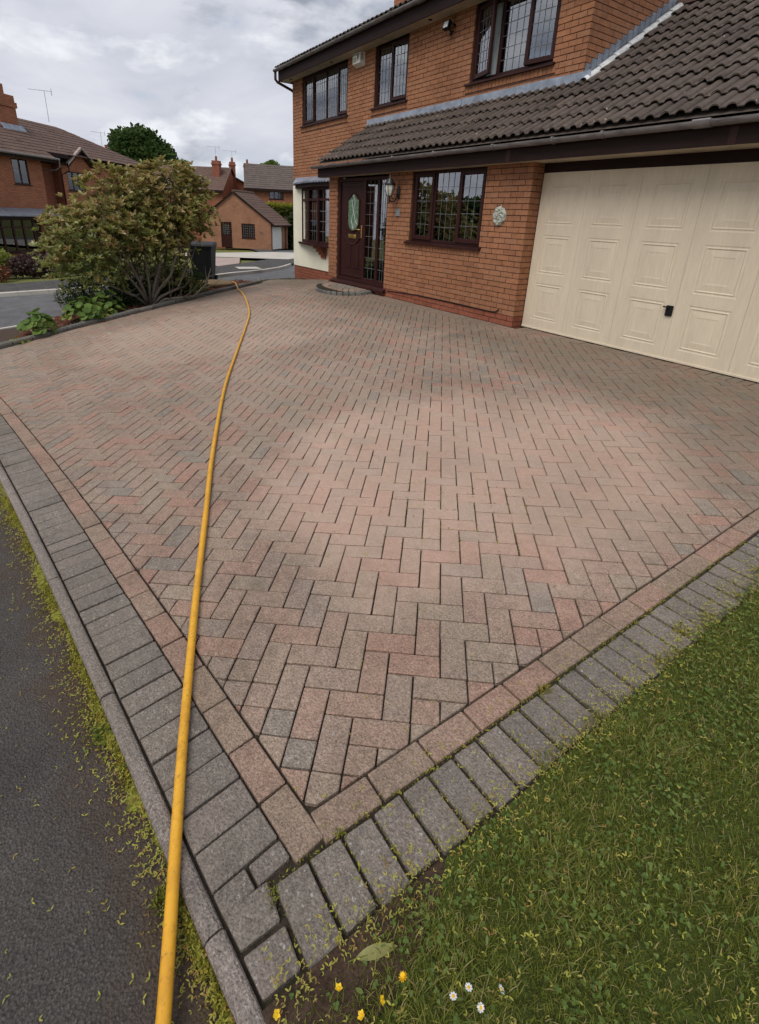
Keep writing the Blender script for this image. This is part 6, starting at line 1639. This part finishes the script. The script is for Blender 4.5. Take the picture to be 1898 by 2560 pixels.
# moss strip along the kerb and tufts in the joints
n = 15000; x = rng.uniform(.0, 4.75, n); w_ = .045 + .03 * np.sin(x * 6) + .03 * np.sin(x * 17 + 1)
o_ = rng.exponential(1, n) * np.clip(w_, .006, .1) * .34; y = np.array([ys(v) for v in x]) - .263 - o_
gap_ = (np.sin(x * 4.3 + 1) + .6 * np.sin(x * 11)) > -.55; x, y, o_ = x[gap_], y[gap_], o_[gap_]; n = len(x)
c = np.stack([x, y, zt(x, y) - .033 + rng.random(n) * .024 * np.exp(-o_ * 18)], -1); L = rng.uniform(.005, .013, n)
V1, F1 = leaf_arrays(c, rdir(n, (0, 0, .5)), rdir(n, (0, 0, .6)), L, L * .5, .15); T1 = rng.random(n) * .97
jt = []
for k in range(2600):       # tufts: in the joints, most near the lawn and at a few spots of the drive
    t = random.random()
    if t < .30: i, j = random.randint(-2, 6), random.randint(-3, 3); u, v_ = i + random.random() * (random.random() < .5), j; u, v_ = (u, j) if random.random() < .5 else (i, j + random.random())
    elif t < .45: i, j = random.randint(10, 22), random.randint(-14, 0); u, v_ = (i + random.random(), j)
    else:
        y_ = random.uniform(-5.55, -2.8); jj = 4.162 if random.random() < .5 else None
        if jj: px, py = jj + random.gauss(0, .004), y_
        else: px, py = random.uniform(4.17, 4.36), -5.512 + .1045 * round((y_ + 5.512) / .1045) + random.gauss(0, .003)
        jt.append((px, py)); continue
    px, py = gp(u, v_); jt.append((px + random.gauss(0, .003), py + random.gauss(0, .003)))
jt = np.array([p for p in jt if p[0] < 4.37]); n = len(jt); c = np.stack([jt[:, 0], jt[:, 1], zt(jt[:, 0], jt[:, 1]) - .006 + rng.random(n) * .006], -1); L = rng.uniform(.006, .014, n)
V2, F2 = leaf_arrays(c, rdir(n, (0, 0, .7)), rdir(n, (0, 0, .6)), L, L * .4, .15); T2 = rng.random(n) * .7
tag(fast_mesh('moss', np.concatenate([V1, V2]), np.concatenate([F1, F2 + len(V1)]), np.concatenate([np.repeat(T1, 2), np.repeat(T2, 2)]), 'moss_leaf'), 'yellow-green moss along the kerb and in the paving joints', 'moss', kind='stuff')
# weeds: tufts
def tuft(label, x, y, r, n, h, dz=0., cat='weed', mat='clover_leaf'):
    c = np.stack([rng.normal(0, r, n), rng.normal(0, r, n), np.zeros(n)], -1); d = rdir(n, (0, 0, 1.1)); L = rng.uniform(.4, 1, n) * h
    V, F = leaf_arrays(c, d, rdir(n), L, np.minimum(L * .28, .006), .1, .15)
    tag(fast_mesh('weed_tuft', V, F, np.repeat(rng.random(n), 2), mat, loc=(x, y, float(zt(x, y)) + dz)), label, cat, 'weed tufts')
tuft('small green grass tuft at the kerb edge under the hose', 4.02, -5.765, .012, 90, .035, -.03, 'weed', 'grass_blade')
tuft('green weed growing at the asphalt edge partway up the kerb', 3.42, -5.83, .016, 60, .035, -.03)
tuft('weed tuft in the joint beside the first grey edge blocks', 4.16, -5.31, .006, 40, .016, 0, 'weed', 'grass_blade')
tuft('mossy tuft between red and grey courses halfway along the lawn edge', 4.17, -4.44, .014, 120, .016, 0, 'weed', 'moss_leaf')
tuft('weed patch spilling over the grey edge blocks by the lawn', 4.30, -3.72, .025, 160, .02, 0, 'weed', 'moss_leaf')
tuft('dry brown tuft at the corner joint of the grey edge blocks', 4.19, -5.52, .010, 50, .018, 0, 'weed', 'grass_blade')
# flowers
def flower(kind, label, x, y, h, tilt, az):
    t = empty(kind, (x, y, float(zt(x, y)) + .002)); tag(t, label, 'flower', 'lawn flowers'); hd = Vector((math.sin(tilt) * math.cos(az), math.sin(tilt) * math.sin(az), math.cos(tilt)))
    top_ = Vector((hd.x * .008, hd.y * .008, h)); MB().tube([(0, 0, 0), (0, 0, h * .6), tuple(top_)], .0009, 5).build('stalk', 'clover_leaf', t)
    e1 = hd.orthogonal().normalized(); e2 = hd.cross(e1)
    npt, L, wd, cup = (16, .0078, .0025, .12) if kind == 'daisy' else (5, .0085, .0078, .38) if kind == 'buttercup' else (30, .0105, .0028, .35)
    c, d, u = [], [], []
    for k in range(npt):
        a = 2 * math.pi * k / npt + (.1 * (k % 2)); dv = (math.cos(a) * e1 + math.sin(a) * e2) + hd * (cup + (.5 * (k % 3) if kind == 'dandelion' else 0)); c.append(top_ + (math.cos(a) * e1 + math.sin(a) * e2) * .0015); d.append(dv); u.append(hd)
    V, F = leaf_arrays(np.array(c), np.array(d), np.array(u), np.full(npt, L), np.full(npt, wd), .02, -.05)
    fast_mesh('petals', V, F, np.repeat(rng.random(npt), 2), 'petal_white' if kind == 'daisy' else 'petal_yellow', t)
    b = MB(); b.lathe([(.0, 0), (.0032, .0008), (.0028, .002), (0, .0026)], (0, 0, 0), 10); o = b.build('centre', 'petal_yellow', t); o.location = top_; o.rotation_euler = hd.to_track_quat('Z', 'Y').to_euler()
flower('dandelion', 'yellow many-petalled flower, the tallest yellow bloom in the lawn corner', 4.515, -5.349, .05, .5, 3.6)
flower('buttercup', 'yellow buttercup on the bare soil near the kerb end', 4.446, -5.479, .045, .35, 2.5)
flower('buttercup', 'small half-open yellow buttercup right of the buttercup on the soil', 4.504, -5.411, .03, .8, 1.0)
flower('buttercup', 'yellow buttercup at the very bottom edge of the lawn corner', 4.505, -5.452, .03, .5, 4.0)
flower('buttercup', 'leftmost yellow buttercup, beside the kerb end', 4.396, -5.608, .03, .5, .5)
flower('daisy', 'white daisy lowest but one of the daisies in the lawn', 4.593, -5.274, .035, .3, 3.0)
flower('daisy', 'white daisy highest of the close pair in the lawn', 4.601, -5.239, .04, .2, 2.2)
flower('daisy', 'small half-closed white daisy, rightmost of the daisies', 4.638, -5.181, .03, .7, 1.2)
flower('daisy', 'small white daisy at the bottom, lowest of the daisies', 4.636, -5.23, .025, .4, 4.2)
lf = empty('fallen_leaf', (4.432, -5.365, float(zt(4.43, -5.36)) + .012), rad(70)); tag(lf, 'single large green leaf lying on the bare soil by the edge blocks', 'leaf')
b = MB(); m_ = 10
for k in range(m_ + 1):
    t = k / m_; wdt = .0135 * math.sin(math.pi * min(1, t * .96 + .03)) ** .8 * (1.15 - .3 * t); b.v += [(-.05 + .1 * t, -wdt, .006 * math.sin(3 * t) + .004), (-.05 + .1 * t, 0, .006 * math.sin(3 * t)), (-.05 + .1 * t, wdt, .006 * math.sin(3 * t) + .005)]
for k in range(m_):
    for j in (0, 1): b.f.append((3*k+j, 3*k+j+1, 3*k+4+j, 3*k+3+j)); b.t.append(.9)
b.build('blade', 'leaf_olive', lf, smooth=True); MB().tube([(-.07, 0, .0), (-.05, 0, .004), (.045, 0, .003)], .0012, 5).build('midrib', 'leaf_yellowgreen', lf)
